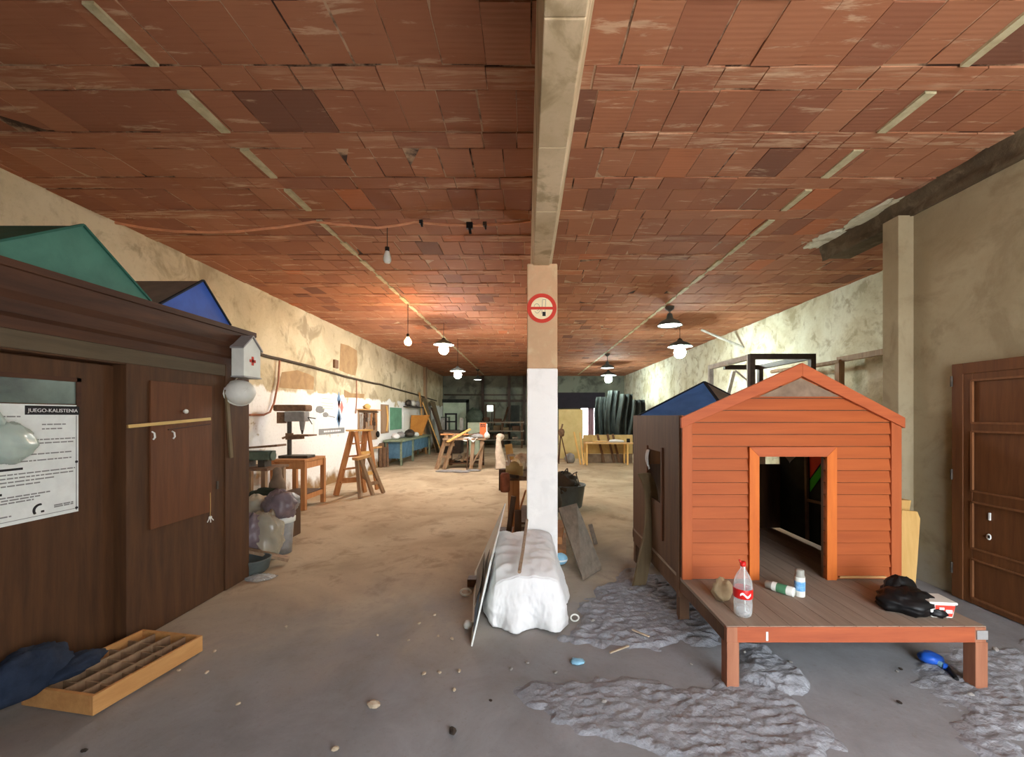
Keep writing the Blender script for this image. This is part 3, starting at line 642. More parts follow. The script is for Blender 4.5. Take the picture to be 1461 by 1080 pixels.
# rear house, blue pyramid roof
def blue_house():
    cx, cy, d, z0, za = 2.235, 5.22, .86, 1.53, 1.972
    t = thing('playhouse', 'brown playhouse with blue and grey pyramid roof behind the orange playhouse', 'playhouse', (cx, cy, 0))
    A, B, C, D = (cx-d, cy, z0), (cx, cy-.66, z0), (cx+d, cy, z0), (cx, cy+.66, z0); T = (cx, cy, za)
    for (p, q, m) in ((A, B, 'roof_pale_blue'), (B, C, 'roof_grey'), (C, D, 'roof_pale_blue'), (D, A, 'roof_grey')):
        mb = MB(); mb.add([p, q, T, (p[0], p[1], z0-.02), (q[0], q[1], z0-.02)], [(0, 1, 2), (3, 4, 1, 0)]); mb.build('roof_slope', m, t, solid=.012)
    for p in (A, B, C, D): mb = MB(); mb.bar(p, T, .03, .03); mb.build('hip_strip', 'dark_edge', t)
    k = .9
    mb = MB(); q = [Vector((cx+(v[0]-cx)*k, cy+(v[1]-cy)*k, 0)) for v in (A, B, C, D)]; mb.hexa(q, [v+Vector((0, 0, z0-.02)) for v in q]); mb.build('wall_panel', 'brown_ply', t)
blue_house()
# steel frame
def steel_frame():
    Ya, Yb = 6.3, 7.7; x0, x1 = 3.42, 4.34; zt = P(1072, 505, Ya).z
    t = thing('metal_cage', 'tall box-shaped steel frame with dark front bars behind the orange playhouse', 'frame', (3.9, 7, 0))
    for x, y, m in ((x0, Ya, 'steel_dark'), (x1, Ya, 'steel_dark'), (x0, Yb, 'steel_grey'), (x1, Yb, 'steel_dark')):
        mb = MB(); mb.bar((x, y, 0), (x, y, zt), .075, .075); mb.build('post', m, t)
    for a, b, m in (((x0, Ya), (x1, Ya), 'steel_dark'), ((x0, Ya), (x0, Yb), 'steel_grey'), ((x1, Ya), (x1, Yb), 'steel_dark'), ((x0+.25, Yb), (x1, Yb), 'steel_dark')):
        mb = MB(); mb.bar((a[0], a[1], zt-.04), (b[0], b[1], zt-.04), .07, .08); mb.build('top_rail', m, t)
    mb = MB(); mb.bar((x0-.035, Ya+.05, .1), (x0-.035, Ya+.05, zt), .02, .02); mb.build('lit_side_strip', 'plastic_white', t)  # light on the post's side face, put in as a white bar
    mb = MB(); mb.bar((x1-.5, Yb-.06, zt-.1), (x1-.1, Yb-.3, zt-.55), .04, .03); mb.build('brace', 'steel_grey', t)
steel_frame()
t = thing('frame_shadow', 'brown bars shaped like the steel frame shadow on the whitewashed wall behind the playhouse', 'rack', (4.9, 7.2, 0))  # solid brown bars added in place of the steel frame's cast shadow
mb = MB(); mb.bar((4.95, 6.55, 0), (4.95, 6.55, 2.42), .09); mb.build('upright', 'old_wood', t)
mb = MB(); mb.bar((4.98, 5.5, 2.44), (4.98, 6.6, 2.44), .08); mb.build('shadow_arm', 'old_wood', t)
mb = MB(); mb.tube([(4.93, 6.5, 2.40), (4.9, 7.1, 2.40), (4.85, 8.2, 2.42)], .035); mb.build('pole', 'old_wood', t)
# curved plank
def curved():
    pts = [P(921, 675, 3.84), P(928, 700, 3.83), P(929, 750, 3.80), P(920, 795, 3.76), FL(911, 838)]
    pts[0].x = 1.085
    mb = MB(); c = []
    for i in range(25):
        u = i/24*(len(pts)-1); k = min(len(pts)-2, int(u)); f = u-k
        p0, p1, p2, p3 = pts[max(0, k-1)], pts[k], pts[k+1], pts[min(len(pts)-1, k+2)]
        c.append(.5*((2*p1)+(p2-p0)*f+(2*p0-5*p1+4*p2-p3)*f*f+(3*p1-p0-3*p2+p3)*f**3))
    for a, b in zip(c[:-1], c[1:]):
        w = Vector((.062, .02, 0)); n_ = Vector((-.004, .012, 0)); mb.hexa([a-w-n_, a+w-n_, a+w+n_, a-w+n_], [b-w-n_, b+w-n_, b+w+n_, b-w+n_])
    tag(mb.build('curved_plank', 'curved_ply', None), 'bent grey-brown plank leaning on the side of the orange playhouse', 'plank')
curved()
q = [(1287, 728), (1309, 730), (1313, 740), (1309, 800), (1306, 838), (1300, 842), (1284, 832), (1282, 790)]
mb = MB(); a = [P(x, y, 3.62+.07*(842-y)/114) for x, y in q]; mb.prism(a, (0, .03, 0)); tag(mb.build('pine_board', 'pine', None), 'bright yellow pine board with rounded top standing right of the orange playhouse', 'board')
mb = MB(); a = [P(x, y, 3.80) for x, y in ((1270, 713), (1300, 714), (1297, 732), (1296, 834), (1270, 834))]; mb.prism(a, (0, .08, 0)); tag(mb.build('pine_offcut', 'pine', None), 'pale pine offcut with square top behind the bright yellow board', 'offcut')

# ---------------------------------------------------------------- things on the deck
ZD = .349
def D(x, y): return FL(x, y, ZD)
def bottle():
    c = D(1060, 878); t = thing('plastic_bottle', 'clear plastic bottle with red cap and red label on the deck corner', 'bottle', c)
    mb = MB(); mb.M = Matrix.Translation(c)
    pr = [(.0, .004), (.035, .0), (.046, .012), (.05, .03), (.052, .08), (.049, .10), (.052, .12), (.053, .18), (.048, .215), (.034, .25), (.018, .275), (.014, .285), (.014, .305)]
    mb.lathe(pr, n=28); mb.build('body', 'clear_plastic', t)
    mb = MB(); mb.M = Matrix.Translation(c); mb.lathe([(.0535, .115), (.0545, .117), (.0545, .168), (.0535, .17)], n=28); l = mb.build('label', 'plastic_red', t)
    mb = MB(); mb.M = Matrix.Translation(c); vs = []
    for k in range(9):
        a = PI*1.5-.75+k*.14; z = .140+.010*math.sin(k*.9); vs += [(.0555*math.cos(a), .0555*math.sin(a), z-.007), (.0555*math.cos(a), .0555*math.sin(a), z+.007)]
    mb.add(vs, [(2*k, 2*k+2, 2*k+3, 2*k+1) for k in range(8)]); mb.build('wave_mark', 'ink_white', l)
    mb = MB(); mb.M = Matrix.Translation(c); mb.lathe([(.0, .325), (.016, .324), (.017, .30), (.015, .298)], n=18); mb.bar((-.012, 0, .318), (-.022, 0, .335), .012, .008); mb.build('cap', 'plastic_red', t)
    mb = MB(); mb.M = Matrix.Translation(c); mb.tube([(.008, 0, .295), (.012, .005, .12), (.02, .01, .02)], .004, 6); mb.build('straw', 'plastic_white', t)
    mb = MB(); mb.M = Matrix.Translation(c); mb.blob((0, 0, .035), (.042, .042, .028), .4, 3, 8, 18, 10); mb.build('crumpled_base', 'clear_plastic', t)
bottle()
def can(name, label, mb4, body, band):
    t = thing(name, label, 'can', mb4.translation)
    mb = MB(); mb.M = mb4; mb.lathe([(0, 0), (.029, 0), (.031, .004), (.031, .13)], n=22); mb.build('body', body, t)
    mb = MB(); mb.M = mb4; mb.lathe([(.0315, .04), (.0318, .041), (.0318, .10), (.0315, .101)], n=22); mb.build('label_band', band, t)
    mb = MB(); mb.M = mb4; mb.lathe([(.031, .13), (.026, .142), (.026, .172), (.02, .176), (0, .176)], n=22); mb.build('cap', 'can_grey', t)
can('spray_can', 'blue and white spray can standing on the deck before the doorway', Matrix.Translation(D(1141, 850)), 'plastic_white', 'can_blue')
p = D(1133, 852)+Vector((0, 0, .032)); can('spray_can', 'white and green spray can lying on its side on the deck', Matrix.Translation(p) @ Matrix.Rotation(-.92, 4, 'Z') @ Matrix.Rotation(-PI/2, 4, 'Y'), 'plastic_white', 'can_green')
mb = MB(); c = D(1034, 860); mb.blob(c+Vector((0, .04, .065)), (.055, .04, .07), .55, 2, 3, 24, 16, flat=ZD+.001); tag(mb.build('paper_bag', 'cardboard', None), 'crumpled tan paper bag behind the clear bottle on the deck', 'bag')
mb = MB(); c = D(1300, 876); mb.blob(c+Vector((.03, .06, .05)), (.15, .12, .075), .4, 2, 6, 36, 22, flat=ZD+.001); mb.blob(c+Vector((.09, .18, .06)), (.10, .06, .09), .4, 2.5, 12, 30, 18, flat=ZD+.001)
mb.blob(c+Vector((.13, .0, .03)), (.06, .07, .04), .4, 2.5, 15, 24, 14, flat=ZD+.001)
tag(mb.build('black_bag', 'bag_black', None), 'crumpled black bag lying at the right end of the deck', 'bag')
def tub():
    c = D(1356, 884); M4 = Matrix.Translation(c+Vector((-.015, .06, 0))) @ Matrix.Rotation(-.12, 4, 'Z'); t = thing('food_tub', 'white lidded plastic food tub with red label beside the black bag', 'tub', c)
    mb = MB(); mb.M = M4
    mb.hexa([(-.068, -.045, .001), (.048, -.045, .001), (.048, .06, .001), (-.068, .06, .001)], [(-.082, -.055, .085), (.056, -.055, .085), (.056, .07, .085), (-.082, .07, .085)]); mb.build('body', 'plastic_white', t, bevel=.008)
    mb = MB(); mb.M = M4; mb.box(-.088, .062, -.06, .076, .085, .10); mb.build('lid', 'plastic_white', t, bevel=.005)
    mb = MB(); mb.M = M4
    mb.hexa([(-.05, -.0475, .012), (.04, -.0475, .012), (.04, -.045, .012), (-.05, -.045, .012)], [(-.055, -.0565, .08), (.05, -.0565, .08), (.05, -.054, .08), (-.055, -.054, .08)]); mb.build('label', 'ink_red', t)
    mb = MB(); mb.M = M4; mb.box(.0, .035, -.0565, -.0535, .035, .055); mb.box(-.035, -.01, -.0585, -.055, .055, .068); mb.build('label_patch', 'ink_white', t)
tub()
t = thing('rubber_glove', 'blue plastic brush with dark tip on the floor under the deck', 'brush', FL(1335, 945))
c = FL(1328, 945); mb = MB(); mb.blob(c+Vector((0, 0, .03)), (.06, .05, .035), .3, 2, 4, 20, 12, flat=.001); mb.build('head', 'plastic_blue', t)
mb = MB(); a = FL(1337, 950)+Vector((0, 0, .025)); b = FL(1346, 955)+Vector((0, 0, .022)); mb.tube([a, b], .016, 10); mb.build('neck', 'sky_blue', t)
mb = MB(); b2 = FL(1352, 957)+Vector((0, 0, .02)); mb.tube([b, b2], .02, 10); mb.build('collar', 'plastic_blue', t)
mb = MB(); mb.tube([b2, FL(1365, 972)+Vector((0, 0, .012))], .012, 8); mb.build('handle', 'black', t)
t.name = 'hand_brush'

# ================================================================= COLUMN FOOT
def sheet():
    x1, y0, y1, z = .235, 3.06, 4.06, .405
    mb = MB()
    def xl(v): return -.235-.095*v
    def crease(a, b, c): return (.5-abs(noise.noise(Vector((a*5, b*5, c)))))*.5+(.5-abs(noise.noise(Vector((a*11+b*4, b*10, c+3)))))*.25
    def top(u, v):
        x = xl(v)+(x1-xl(v))*u; y = y0+(y1-y0)*v
        e = min(1, min(u, 1-u)*4.5); f = min(1, v*4)
        return Vector((x, y, z-.05*(1-e)**2-.05*(1-f)**2+.02*v+.085*(crease(x, y, 1)-.25)))
    mb.grid(top, 44, 60)
    path = [(0, 1-k/24) for k in range(25)]+[(k/30, 0) for k in range(1, 31)]+[(1, k/24) for k in range(1, 25)]
    L = len(path)-1
    def sk(u, v):
        i = u*L; k = min(L-1, int(i)); f = i-k; a = path[k][0]*(1-f)+path[k+1][0]*f; b = path[k][1]*(1-f)+path[k+1][1]*f
        p = top(a, b); nx = -1 if a < 1e-4 else (1 if a > 1-1e-4 else 0); ny = -1 if b < 1e-4 else 0
        cf = 1 if ny else 0
        if ny and not nx: nx = (a-.5)*.5
        out = .09*v+.028*math.sin(u*30+1.5*v)*v*v+.045*noise.noise(Vector((u*10, v*.8, 2)))*v+.03*(crease(u*4, v*.7, 4)-.25)*min(1, v*4)+.008*(crease(u*12, v*2.4, 9)-.25)*min(1, v*4)
        if nx <= -1: out *= .75
        zb = max(.004, .008+.035*noise.noise(Vector((u*9, 3, 1)))); bulge = math.sin(v*PI)*.015
        return Vector((p.x+nx*(out+bulge), p.y+ny*(out+bulge), p.z*(1-v)+zb*v))
    mb.grid(sk, 230, 30)
    return tag(mb.build('dust_sheet', 'sheet_white', None, solid=.004), 'white plastic sheet draped over a box at the foot of the column', 'sheet')
sheet()
mb = MB(); mb.tube([P(741, 816, 2.95), P(746, 785, 3.3), P(752, 742, 4.02)], .013, 8); tag(mb.build('stick', 'old_wood', None), 'brown stick lying across the white sheet and leaning on the column', 'stick')
def sign_board():
    A, B, C, Dd = Vector((-.377, 2.78, .0)), Vector((-.262, 2.93, .52)), Vector((-.225, 4.2, .66)), Vector((-.52, 4.1, .0)); n_ = Vector((.010, 0, -.002))
    t = thing('sign_board', 'thin printed sign board leaning on edge left of the white sheet', 'sign', A)
    mb = MB(); mb.hexa([A, B, C, Dd], [A+n_, B+n_, C+n_, Dd+n_]); mb.build('panel', 'paper', t)
    def q(u, v): return A*(1-u)*(1-v)+Dd*u*(1-v)+C*u*v+B*(1-u)*v+Vector((-.003, 0, 0))
    for nm, m, u0, u1, v0, v1 in (('blue_block', 'ink_blue', .02, .3, .12, .32), ('dark_print', 'ink_dark', .1, .6, .45, .62), ('grey_print', 'ink_grey', .35, .9, .1, .35)):
        mb = MB(); mb.add([q(u0, v0), q(u1, v0), q(u1, v1), q(u0, v1)], [(0, 1, 2, 3)]); mb.build(nm, m, t, solid=.002)
sign_board()
mb = MB(); c = FL(667, 897); mb.blob(c+Vector((0, 0, .03)), (.03, .03, .03), .15, 2, 2, 16, 10, flat=.001); mb.tube([c+Vector((0, 0, .03)), c+Vector((.03, .03, .02))], .02, 8); tag(mb.build('pipe_elbow', 'plastic_white', None), 'white plastic pipe end on the floor beside the leaning sign board', 'pipe')
c = FL(664, 851); mb = MB(); mb.tube([c+Vector((.045*math.cos(a), .02, .03+.028*math.sin(a))) for a in [k*2*PI/16 for k in range(17)]], .009, 8); tag(mb.build('tape_ring', 'plastic_white', None), 'white ring lying on the floor left of the white sheet', 'ring')
c = FL(820, 887); mb = MB(); mb.tube([c+Vector((.03*math.cos(a), 0, .03+.025*math.sin(a))) for a in [k*2*PI/16 for k in range(17)]], .006, 8); tag(mb.build('handle_loop', 'plastic_white', None), 'white loop handle on the floor right of the white sheet', 'handle')
mb = MB(); c = FL(676, 838); mb.box(c.x-.06, c.x+.03, c.y, c.y+.10, .0, .07); tag(mb.build('wood_block', 'dark_wood', None, bevel=.004), 'small dark wooden block on the floor left of the sign board', 'block')
# machine bench behind the column
def bench():
    t = thing('machine_bench', 'cluttered wooden workbench with a dark machine behind the white column', 'workbench', (.1, 5.4, 0))
    zt = .79
    mb = MB(); mb.box(-.30, .28, 5.15, 6.3, zt-.05, zt); mb.build('bench_top', 'rust', t, bevel=.004)
    for x, y in ((-.14, 5.2), (.2, 5.2), (-.24, 6.2), (.2, 6.2)): mb = MB(); mb.box(x-.045, x+.045, y-.045, y+.045, 0, zt-.05); mb.build('leg', 'orange_pine', t)
    mb = MB(); mb.box(-.2, .24, 5.2, 6.2, .18, .21); mb.build('shelf', 'dark_wood', t)
    mb = MB(); mb.box(-.27, -.05, 5.2, 5.5, zt, zt+.13); mb.tube([(-.16, 5.18, zt+.12), (-.16, 5.55, zt+.12)], .07, 14); mb.build('machine_body', 'ply_yellow', t, bevel=.01)
    mb = MB(); mb.M = Matrix.Translation((-.27, 5.05, zt-.05)); mb.lathe([(0, -.12), (.05, -.12), (.06, -.1), (.06, .08), (.045, .11), (0, .11)], n=14); mb.build('motor', 'red_oxide', t)
    mb = MB(); mb.box(-.27, -.12, 5.2, 5.4, zt+.13, zt+.18); mb.tube([(-.22, 5.2, zt+.18), (-.24, 5.18, zt+.26), (-.16, 5.2, zt+.27)], .02, 8); mb.build('tool_rest', 'sack', t)
    mb = MB(); mb.tube([(-.31, 5.16, zt-.15), (-.29, 5.14, zt-.02), (-.24, 5.12, zt+.02), (-.1, 5.12, zt)], .022, 8); mb.build('clamp', 'iron', t)
bench()
mb = MB(); mb.hexa([(-.36, 5.25, .60), (-.28, 5.25, .60), (-.28, 5.32, .60), (-.36, 5.32, .60)], [(-.36, 5.28, .86), (-.27, 5.28, .86), (-.27, 5.36, .86), (-.36, 5.36, .86)]); tag(mb.build('wood_offcut', 'dark_wood', None), 'short reddish-brown board standing on edge at the machine bench corner', 'offcut')
mb = MB(); a, b = Vector((-.15, 5.6, .95)), Vector((-.06, 5.6, 1.26)); mb.bar((-.20, 5.62, .795), (-.26, 5.75, 1.15), .10, .03, up=(0, 1, 0)); tag(mb.build('wood_offcut', 'pine', None), 'pale angled board standing on the machine bench', 'offcut')
mb = MB(); mb.blob((-.07, 5.8, .90), (.11, .11, .12), .3, 2, 5, 20, 14, flat=.792); tag(mb.build('sawdust_pile', 'sawdust', None), 'mound of yellow wood shavings on the machine bench', 'shavings')
mb = MB(); mb.bar((-.10, 4.55, .0), (-.10, 4.60, .50), .075, .07); tag(mb.build('timber_post', 'dark_wood', None), 'short dark timber post standing behind the white sheet', 'post'); 
mb = MB(); mb.bar(P(726, 757, 4.75), P(733, 708, 4.75), .06, .04); o = mb.build('timber_post', 'dark_wood', None); tag(o, 'dark upright board left of the white column behind the sheet', 'board')
mb = MB(); mb.tube([P(731, 762, 4.50), P(750, 700, 5.1)], .012, 8); tag(mb.build('broom_handle', 'orange_pine', None), 'thin orange broom handle leaning left of the white column', 'handle')
mb = MB(); mb.box(-.32, .0, 4.50, 4.95, .0, .22); tag(mb.build('storage_crate', 'dark_wood', None, bevel=.004), 'low dark crate on the floor behind the white sheet', 'crate')
# plank heap right of the column
q0 = [FL(831, 829), FL(858, 812)]
mb = MB(); a, b = q0; tl, tr = P(797, 729, 5.05), P(823, 722, 5.2); th = Vector((0, .01, .035)); mb.hexa([a, b, tr, tl], [a+th, b+th, tr+th, tl+th]); tag(mb.build('wide_plank', 'grey_wood', None), 'wide weathered grey plank leaning right of the column', 'plank')
mb = MB(); mb.bar(P(842, 748, 5.0), FL(850, 776), .025, .05); tag(mb.build('wood_offcut', 'grey_wood', None), 'narrow grey batten against the right edge of the wide plank', 'offcut')
mb = MB(); mb.bar((.34, 4.6, .16), (.42, 5.2, .20), .10, .08); mb.bar((.36, 4.55, .04), (.42, 5.2, .04), .14, .07); tag(mb.build('timber_stack', 'orange_pine', None), 'short orange timber stacked under the wide grey plank', 'timber')
t = thing('ball', 'pale blue and white ball on the floor right of the white sheet', 'ball', FL(800, 808)); mb = MB(); c = FL(800, 808); mb.blob(c+Vector((.0, .05, .06)), (.075, .06, .06), .08, 2, 3, 20, 14); mb.build('shell', 'sky_blue', t)
mb = MB(); mb.M = Matrix.Translation(c+Vector((0, .05, .06))); mb.lathe([(.077, -.008), (.079, 0), (.077, .008)], n=24); mb.build('stripe', 'ink_white', t)
t = thing('tub', 'large dark grey plastic tub full of cables right of the column', 'tub', (.70, 7.05, 0))
mb = MB(); mb.M = Matrix.Translation((.70, 7.05, 0)); mb.lathe([(0, .005), (.22, 0), (.235, .02), (.285, .36), (.30, .365), (.30, .385), (.275, .385), (.225, .03), (0, .02)], n=30); mb.build('body', 'plastic_grey', t)
mb = MB(); mb.blob((.60, 7.0, .40), (.22, .2, .17), .6, 2.6, 7, 30, 20); tag(mb.build('cable_bundle', 'cable_dark', None), 'dark tangle of cables filling the grey tub', 'cables')
for k in range(5):
    x = .45+.075*k; mb = MB(); mb.tube([(x+.12*i/10, 6.9+.05*k*math.sin(i), .40+(.18+.05*(k % 3))*math.sin(PI*i/10)) for i in range(11)], .009, 6)
    tag(mb.build('cable_loop', 'cable_black' if k % 2 else 'cable_dark', None), 'loop of cable standing up out of the grey tub', 'cable', 'cable loops in the tub')
mb = MB(); mb.tube([(.37+.02*math.sin(i*.6), 6.4, .55+.045*i) for i in range(9)], .03, 8); tag(mb.build('hose', 'plastic_white', None), 'white hose end curving out beside the column above the tub', 'hose')
mb = MB(); mb.blob((.38, 6.35, .24), (.13, .16, .26), .35, 2, 11, 28, 18, flat=.0); tag(mb.build('junk_sack', 'cable_dark', None), 'dark lumpy sack of scrap between the column and the grey tub', 'sack')

# ================================================================= LEFT CLUTTER
def bag(name, label, px, py, Y, r, mat, seed, amp=.35, flat=None, cat='bag'):
    mb = MB(); mb.blob(P(px, py, Y), r, amp, 2.1, seed, 32, 22, flat=flat); return tag(mb.build(name, mat, None), label, cat)
t = thing('bucket', 'white plastic bucket with pale rim behind the rubbish bags', 'bucket', FL(402, 790)); c = FL(402, 788)
mb = MB(); mb.M = Matrix.Translation(c); mb.lathe([(0, .004), (.10, 0), (.125, .40), (.115, .40), (.09, .02), (0, .015)], n=24); mb.build('body', 'bag_grey', t)
mb = MB(); mb.M = Matrix.Translation(c); mb.lathe([(.122, .345), (.137, .35), (.14, .40), (.125, .41)], n=24); mb.build('rim', 'plastic_white', t)
bag('rubbish_bag', 'shiny mauve-grey bag on top of the white bucket', 399, 722, 4.66, (.15, .13, .165), 'bag_purple', 3, .5)
bag('rubbish_bag', 'grey bag behind the mauve bag at the bucket', 412, 716, 4.95, (.11, .1, .11), 'bag_grey', 5)
bag('plastic_bag', 'dusty clear plastic bag hanging below the mauve bag', 380, 762, 4.42, (.15, .11, .22), 'dusty_plastic', 8, .55)
bag('plastic_bag', 'brownish clear plastic bag next to the booth end', 360, 760, 4.35, (.10, .1, .19), 'bag_purple', 9, .5)
bag('plastic_bag', 'grey-green plastic sack above the brownish bag', 365, 722, 4.8, (.13, .14, .12), 'dusty_plastic', 13, .35)
bag('rubbish_bag', 'dull green rolled tarp behind the mauve bag', 380, 706, 5.15, (.18, .12, .085), 'tarp_green', 10, .3, cat='tarp')
bag('plastic_bag', 'crumpled clear plastic sheet on the floor at the booth end', 372, 826, 3.95, (.12, .09, .035), 'clear_plastic', 14, .5, flat=.003)
mb = MB(); c = FL(362, 816); mb.M = Matrix.Translation(c); mb.lathe([(0, .004), (.10, 0), (.13, .03), (.15, .13), (.155, .14), (.14, .14), (.09, .02), (0, .015)], n=24); tag(mb.build('basin', 'plastic_grey', None), 'dark blue-grey basin on the floor at the booth end', 'basin')
mb = MB(); mb.bar(P(345, 783, 4.2), P(412, 798, 4.35), .09, .03); tag(mb.build('plank', 'old_wood', None), 'short light plank sticking out from under the rubbish bags', 'plank')
mb = MB(); mb.box(-3.5, -3.02, 4.35, 4.95, 0, .30); mb.box(-3.6, -2.98, 4.97, 5.45, .0, .55); tag(mb.build('junk_crate', 'dark_wood', None, bevel=.01), 'dark crates under the rubbish bags behind the booth', 'crate')
mb = MB(); c = Vector((-3.17, 5.25, .56)); mb.M = Matrix.Translation(c); mb.lathe([(0, 0), (.085, 0), (.1, .05), (.09, .14), (.06, .20), (.05, .25), (.052, .30), (.03, .33), (0, .34)], n=20); tag(mb.build('clay_jug', 'grey_ply', None), 'tall grey-brown jug standing behind the rubbish bags', 'jug')
# vise table
def vise():
    c = Vector((-3.95, 6.1, .80)); t = thing('vise_stand', 'grey-green bench machine on a small shelf table left of the drill press', 'machine', (-3.95, 6.1, 0))
    mb = MB(); mb.box(-4.3, -3.68, 5.85, 6.4, .765, .80); mb.build('table_top', 'rust', t, bevel=.004)
    for x, y in ((-4.25, 5.9), (-3.75, 5.9), (-4.25, 6.35), (-3.75, 6.35)): mb = MB(); mb.box(x-.03, x+.03, y-.03, y+.03, 0, .765); mb.build('leg', 'dusty_wood' if 'dusty_wood' in MATS else 'old_wood', t)
    mb = MB(); mb.box(-4.2, -3.76, 6.0, 6.2, .90, 1.03); mb.tube([(-4.2, 6.1, .96), (-3.74, 6.1, .96)], .07, 14); mb.build('motor', 'machine_green', t, bevel=.01)
    for xx in (-4.15, -3.92): mb = MB(); mb.box(xx, xx+.1, 6.02, 6.18, .80, .9); mb.build('foot', 'iron', t)
    mb = MB(); mb.hexa([(-4.2, 5.98, 1.06), (-3.62, 5.98, 1.10), (-3.62, 6.22, 1.10), (-4.2, 6.22, 1.06)], [(-4.2, 5.98, 1.08), (-3.62, 5.98, 1.13), (-3.62, 6.22, 1.13), (-4.2, 6.22, 1.08)]); mb.build('work_plate', 'rust', t)
vise()
def drill():
    x0, x1, y0, y1, zt = -4.16, -3.66, 6.78, 7.42, .83
    t = thing('work_table', 'orange-brown wooden stand with square legs under the drill press', 'table', (-3.9, 7.1, 0))
    mb = MB(); mb.box(x0-.03, x1+.03, y0-.03, y1+.03, zt-.04, zt); mb.build('table_top', 'orange_pine', t, bevel=.004)
    for x in (x0, x1):
        for y in (y0, y1): mb = MB(); mb.box(x-.035, x+.035, y-.035, y+.035, 0, zt-.04); mb.build('leg', 'orange_pine', t, bevel=.003)
    for a, b in (((x0, y0), (x1, y0)), ((x1, y0), (x1, y1)), ((x1, y1), (x0, y1)), ((x0, y1), (x0, y0))):
        mb = MB(); mb.bar((a[0], a[1], zt-.10), (b[0], b[1], zt-.10), .03, .11); mb.build('apron', 'orange_pine', t)
    for a, b in (((x1, y0), (x1, y1)), ((x0, y1), (x1, y1)), ((x0, y0), (x0, y1))):
        mb = MB(); mb.bar((a[0], a[1], .2), (b[0], b[1], .2), .03, .08); mb.build('stretcher', 'orange_pine', t)
    mb = MB(); mb.box(x0, x1, y0, y1, .23, .25); mb.build('shelf', 'dark_wood', t)
    xc, yc = -4.08, 7.1
    d = thing('drill_press', 'old pillar drill press standing on the orange-brown wooden stand', 'drill', (xc, yc, zt))
    mb = MB(); mb.box(-4.2, -3.7, yc-.13, yc+.13, zt, zt+.045); mb.build('base', 'iron', d, bevel=.01)
    mb = MB(); mb.tube([(xc, yc, zt+.04), (xc, yc, 1.62)], .036, 14); mb.build('pillar', 'iron', d)
    mb = MB(); mb.tube([(xc, yc, 1.14), (xc, yc, 1.25)], .06, 14); mb.bar((xc, yc, 1.17), (-3.85, yc, 1.18), .10, .06); mb.box(-4.02, -3.68, yc-.14, yc+.14, 1.20, 1.225); mb.bar((-4.2, yc, 1.16), (-4.1, yc, 1.2), .03); mb.build('drill_table', 'rust', d)
    mb = MB(); mb.box(-4.12, -3.78, yc-.09, yc+.09, 1.45, 1.62); mb.tube([(-3.86, yc, 1.30), (-3.86, yc, 1.46)], [.03, .05], 12); mb.build('head', 'bag_grey', d, bevel=.015)
    mb = MB(); mb.tube([(-3.86, yc, 1.235), (-3.86, yc, 1.31)], [.012, .026], 10); mb.build('chuck', 'iron', d)
    mb = MB(); mb.tube([(-4.2, yc-.02, 1.42), (-4.2, yc-.02, 1.61)], .075, 16); mb.build('motor', 'rust', d)
    mb = MB(); mb.box(-4.30, -3.74, yc-.12, yc+.12, 1.625, 1.735); mb.build('belt_cover', 'rust', d, bevel=.03)
    mb = MB(); mb.tube([(-3.76, yc, 1.52), (-3.6, yc-.06, 1.50)], .008, 6); mb.tube([(-3.76, yc, 1.52), (-3.70, yc+.02, 1.40)], .008, 6); mb.build('feed_lever', 'iron', d)
drill()
def ladder():
    t = thing('step_ladder', 'orange-brown wooden step ladder standing open by the left wall poster', 'ladder', (-3.4, 8.3, 0))
    zt = 1.24; a0, a1 = Vector((-3.72, 8.05, 0)), Vector((-3.45, 8.55, 0)); T0, T1 = Vector((-3.46, 8.18, zt)), Vector((-3.30, 8.42, zt))
    for a, b in ((a0, T0), (a1, T1)): mb = MB(); mb.bar(a, b, .05, .10, up=(.5, .9, 0)); mb.build('rail', 'orange_pine', t)
    for k in range(1, 5):
        f = k/5; mb = MB(); mb.bar(a0.lerp(T0, f), a1.lerp(T1, f), .10, .025); mb.build('step', 'orange_pine', t)
    mb = MB(); mb.bar(T0+Vector((-.06, -.04, .015)), T1+Vector((.08, .06, .015)), .22, .03); mb.build('cap', 'pine', t)
    b0, b1 = FL(521, 702), FL(538, 698); S0, S1 = T0+Vector((.08, -.03, -.01)), T1+Vector((.08, -.02, -.01))
    for a, b in ((b0, S0), (b1, S1)): mb = MB(); mb.bar(a, b, .045, .07, up=(.5, .9, 0)); mb.build('rear_leg', 'orange_pine', t)
    mb = MB(); mb.bar(b0.lerp(S0, .3), b1.lerp(S1, .3), .02, .07); mb.bar(b0.lerp(S0, .65), b1.lerp(S1, .65), .02, .06); mb.build('brace', 'pine', t)
    mb = MB(); mb.bar(a0.lerp(T0, .22), b0.lerp(S0, .22), .02, .10); mb.build('spreader', 'orange_pine', t)
    t = thing('saw_trestle', 'low pale wooden trestle stool in front of the step ladder', 'trestle', (-2.95, 7.85, 0)); zt = .74
    A, B = P(506, 655, 7.75), P(526, 650, 8.0); mb = MB(); mb.bar(A, B, .16, .05); mb.build('top', 'pine_x', t)
    for p, q in ((FL(514, 711), A.lerp(B, .15)), (FL(532, 706), A.lerp(B, .4)), (FL(547, 703), B), (FL(519, 699), A.lerp(B, .6))): mb = MB(); mb.bar(p, q-Vector((0, 0, .02)), .06, .06); mb.build('leg', 'old_wood', t)
    mb = MB(); mb.bar(FL(532, 706).lerp(A.lerp(B, .4), .3), FL(547, 703).lerp(B, .3), .03, .07); mb.build('stretcher', 'old_wood', t)
ladder()
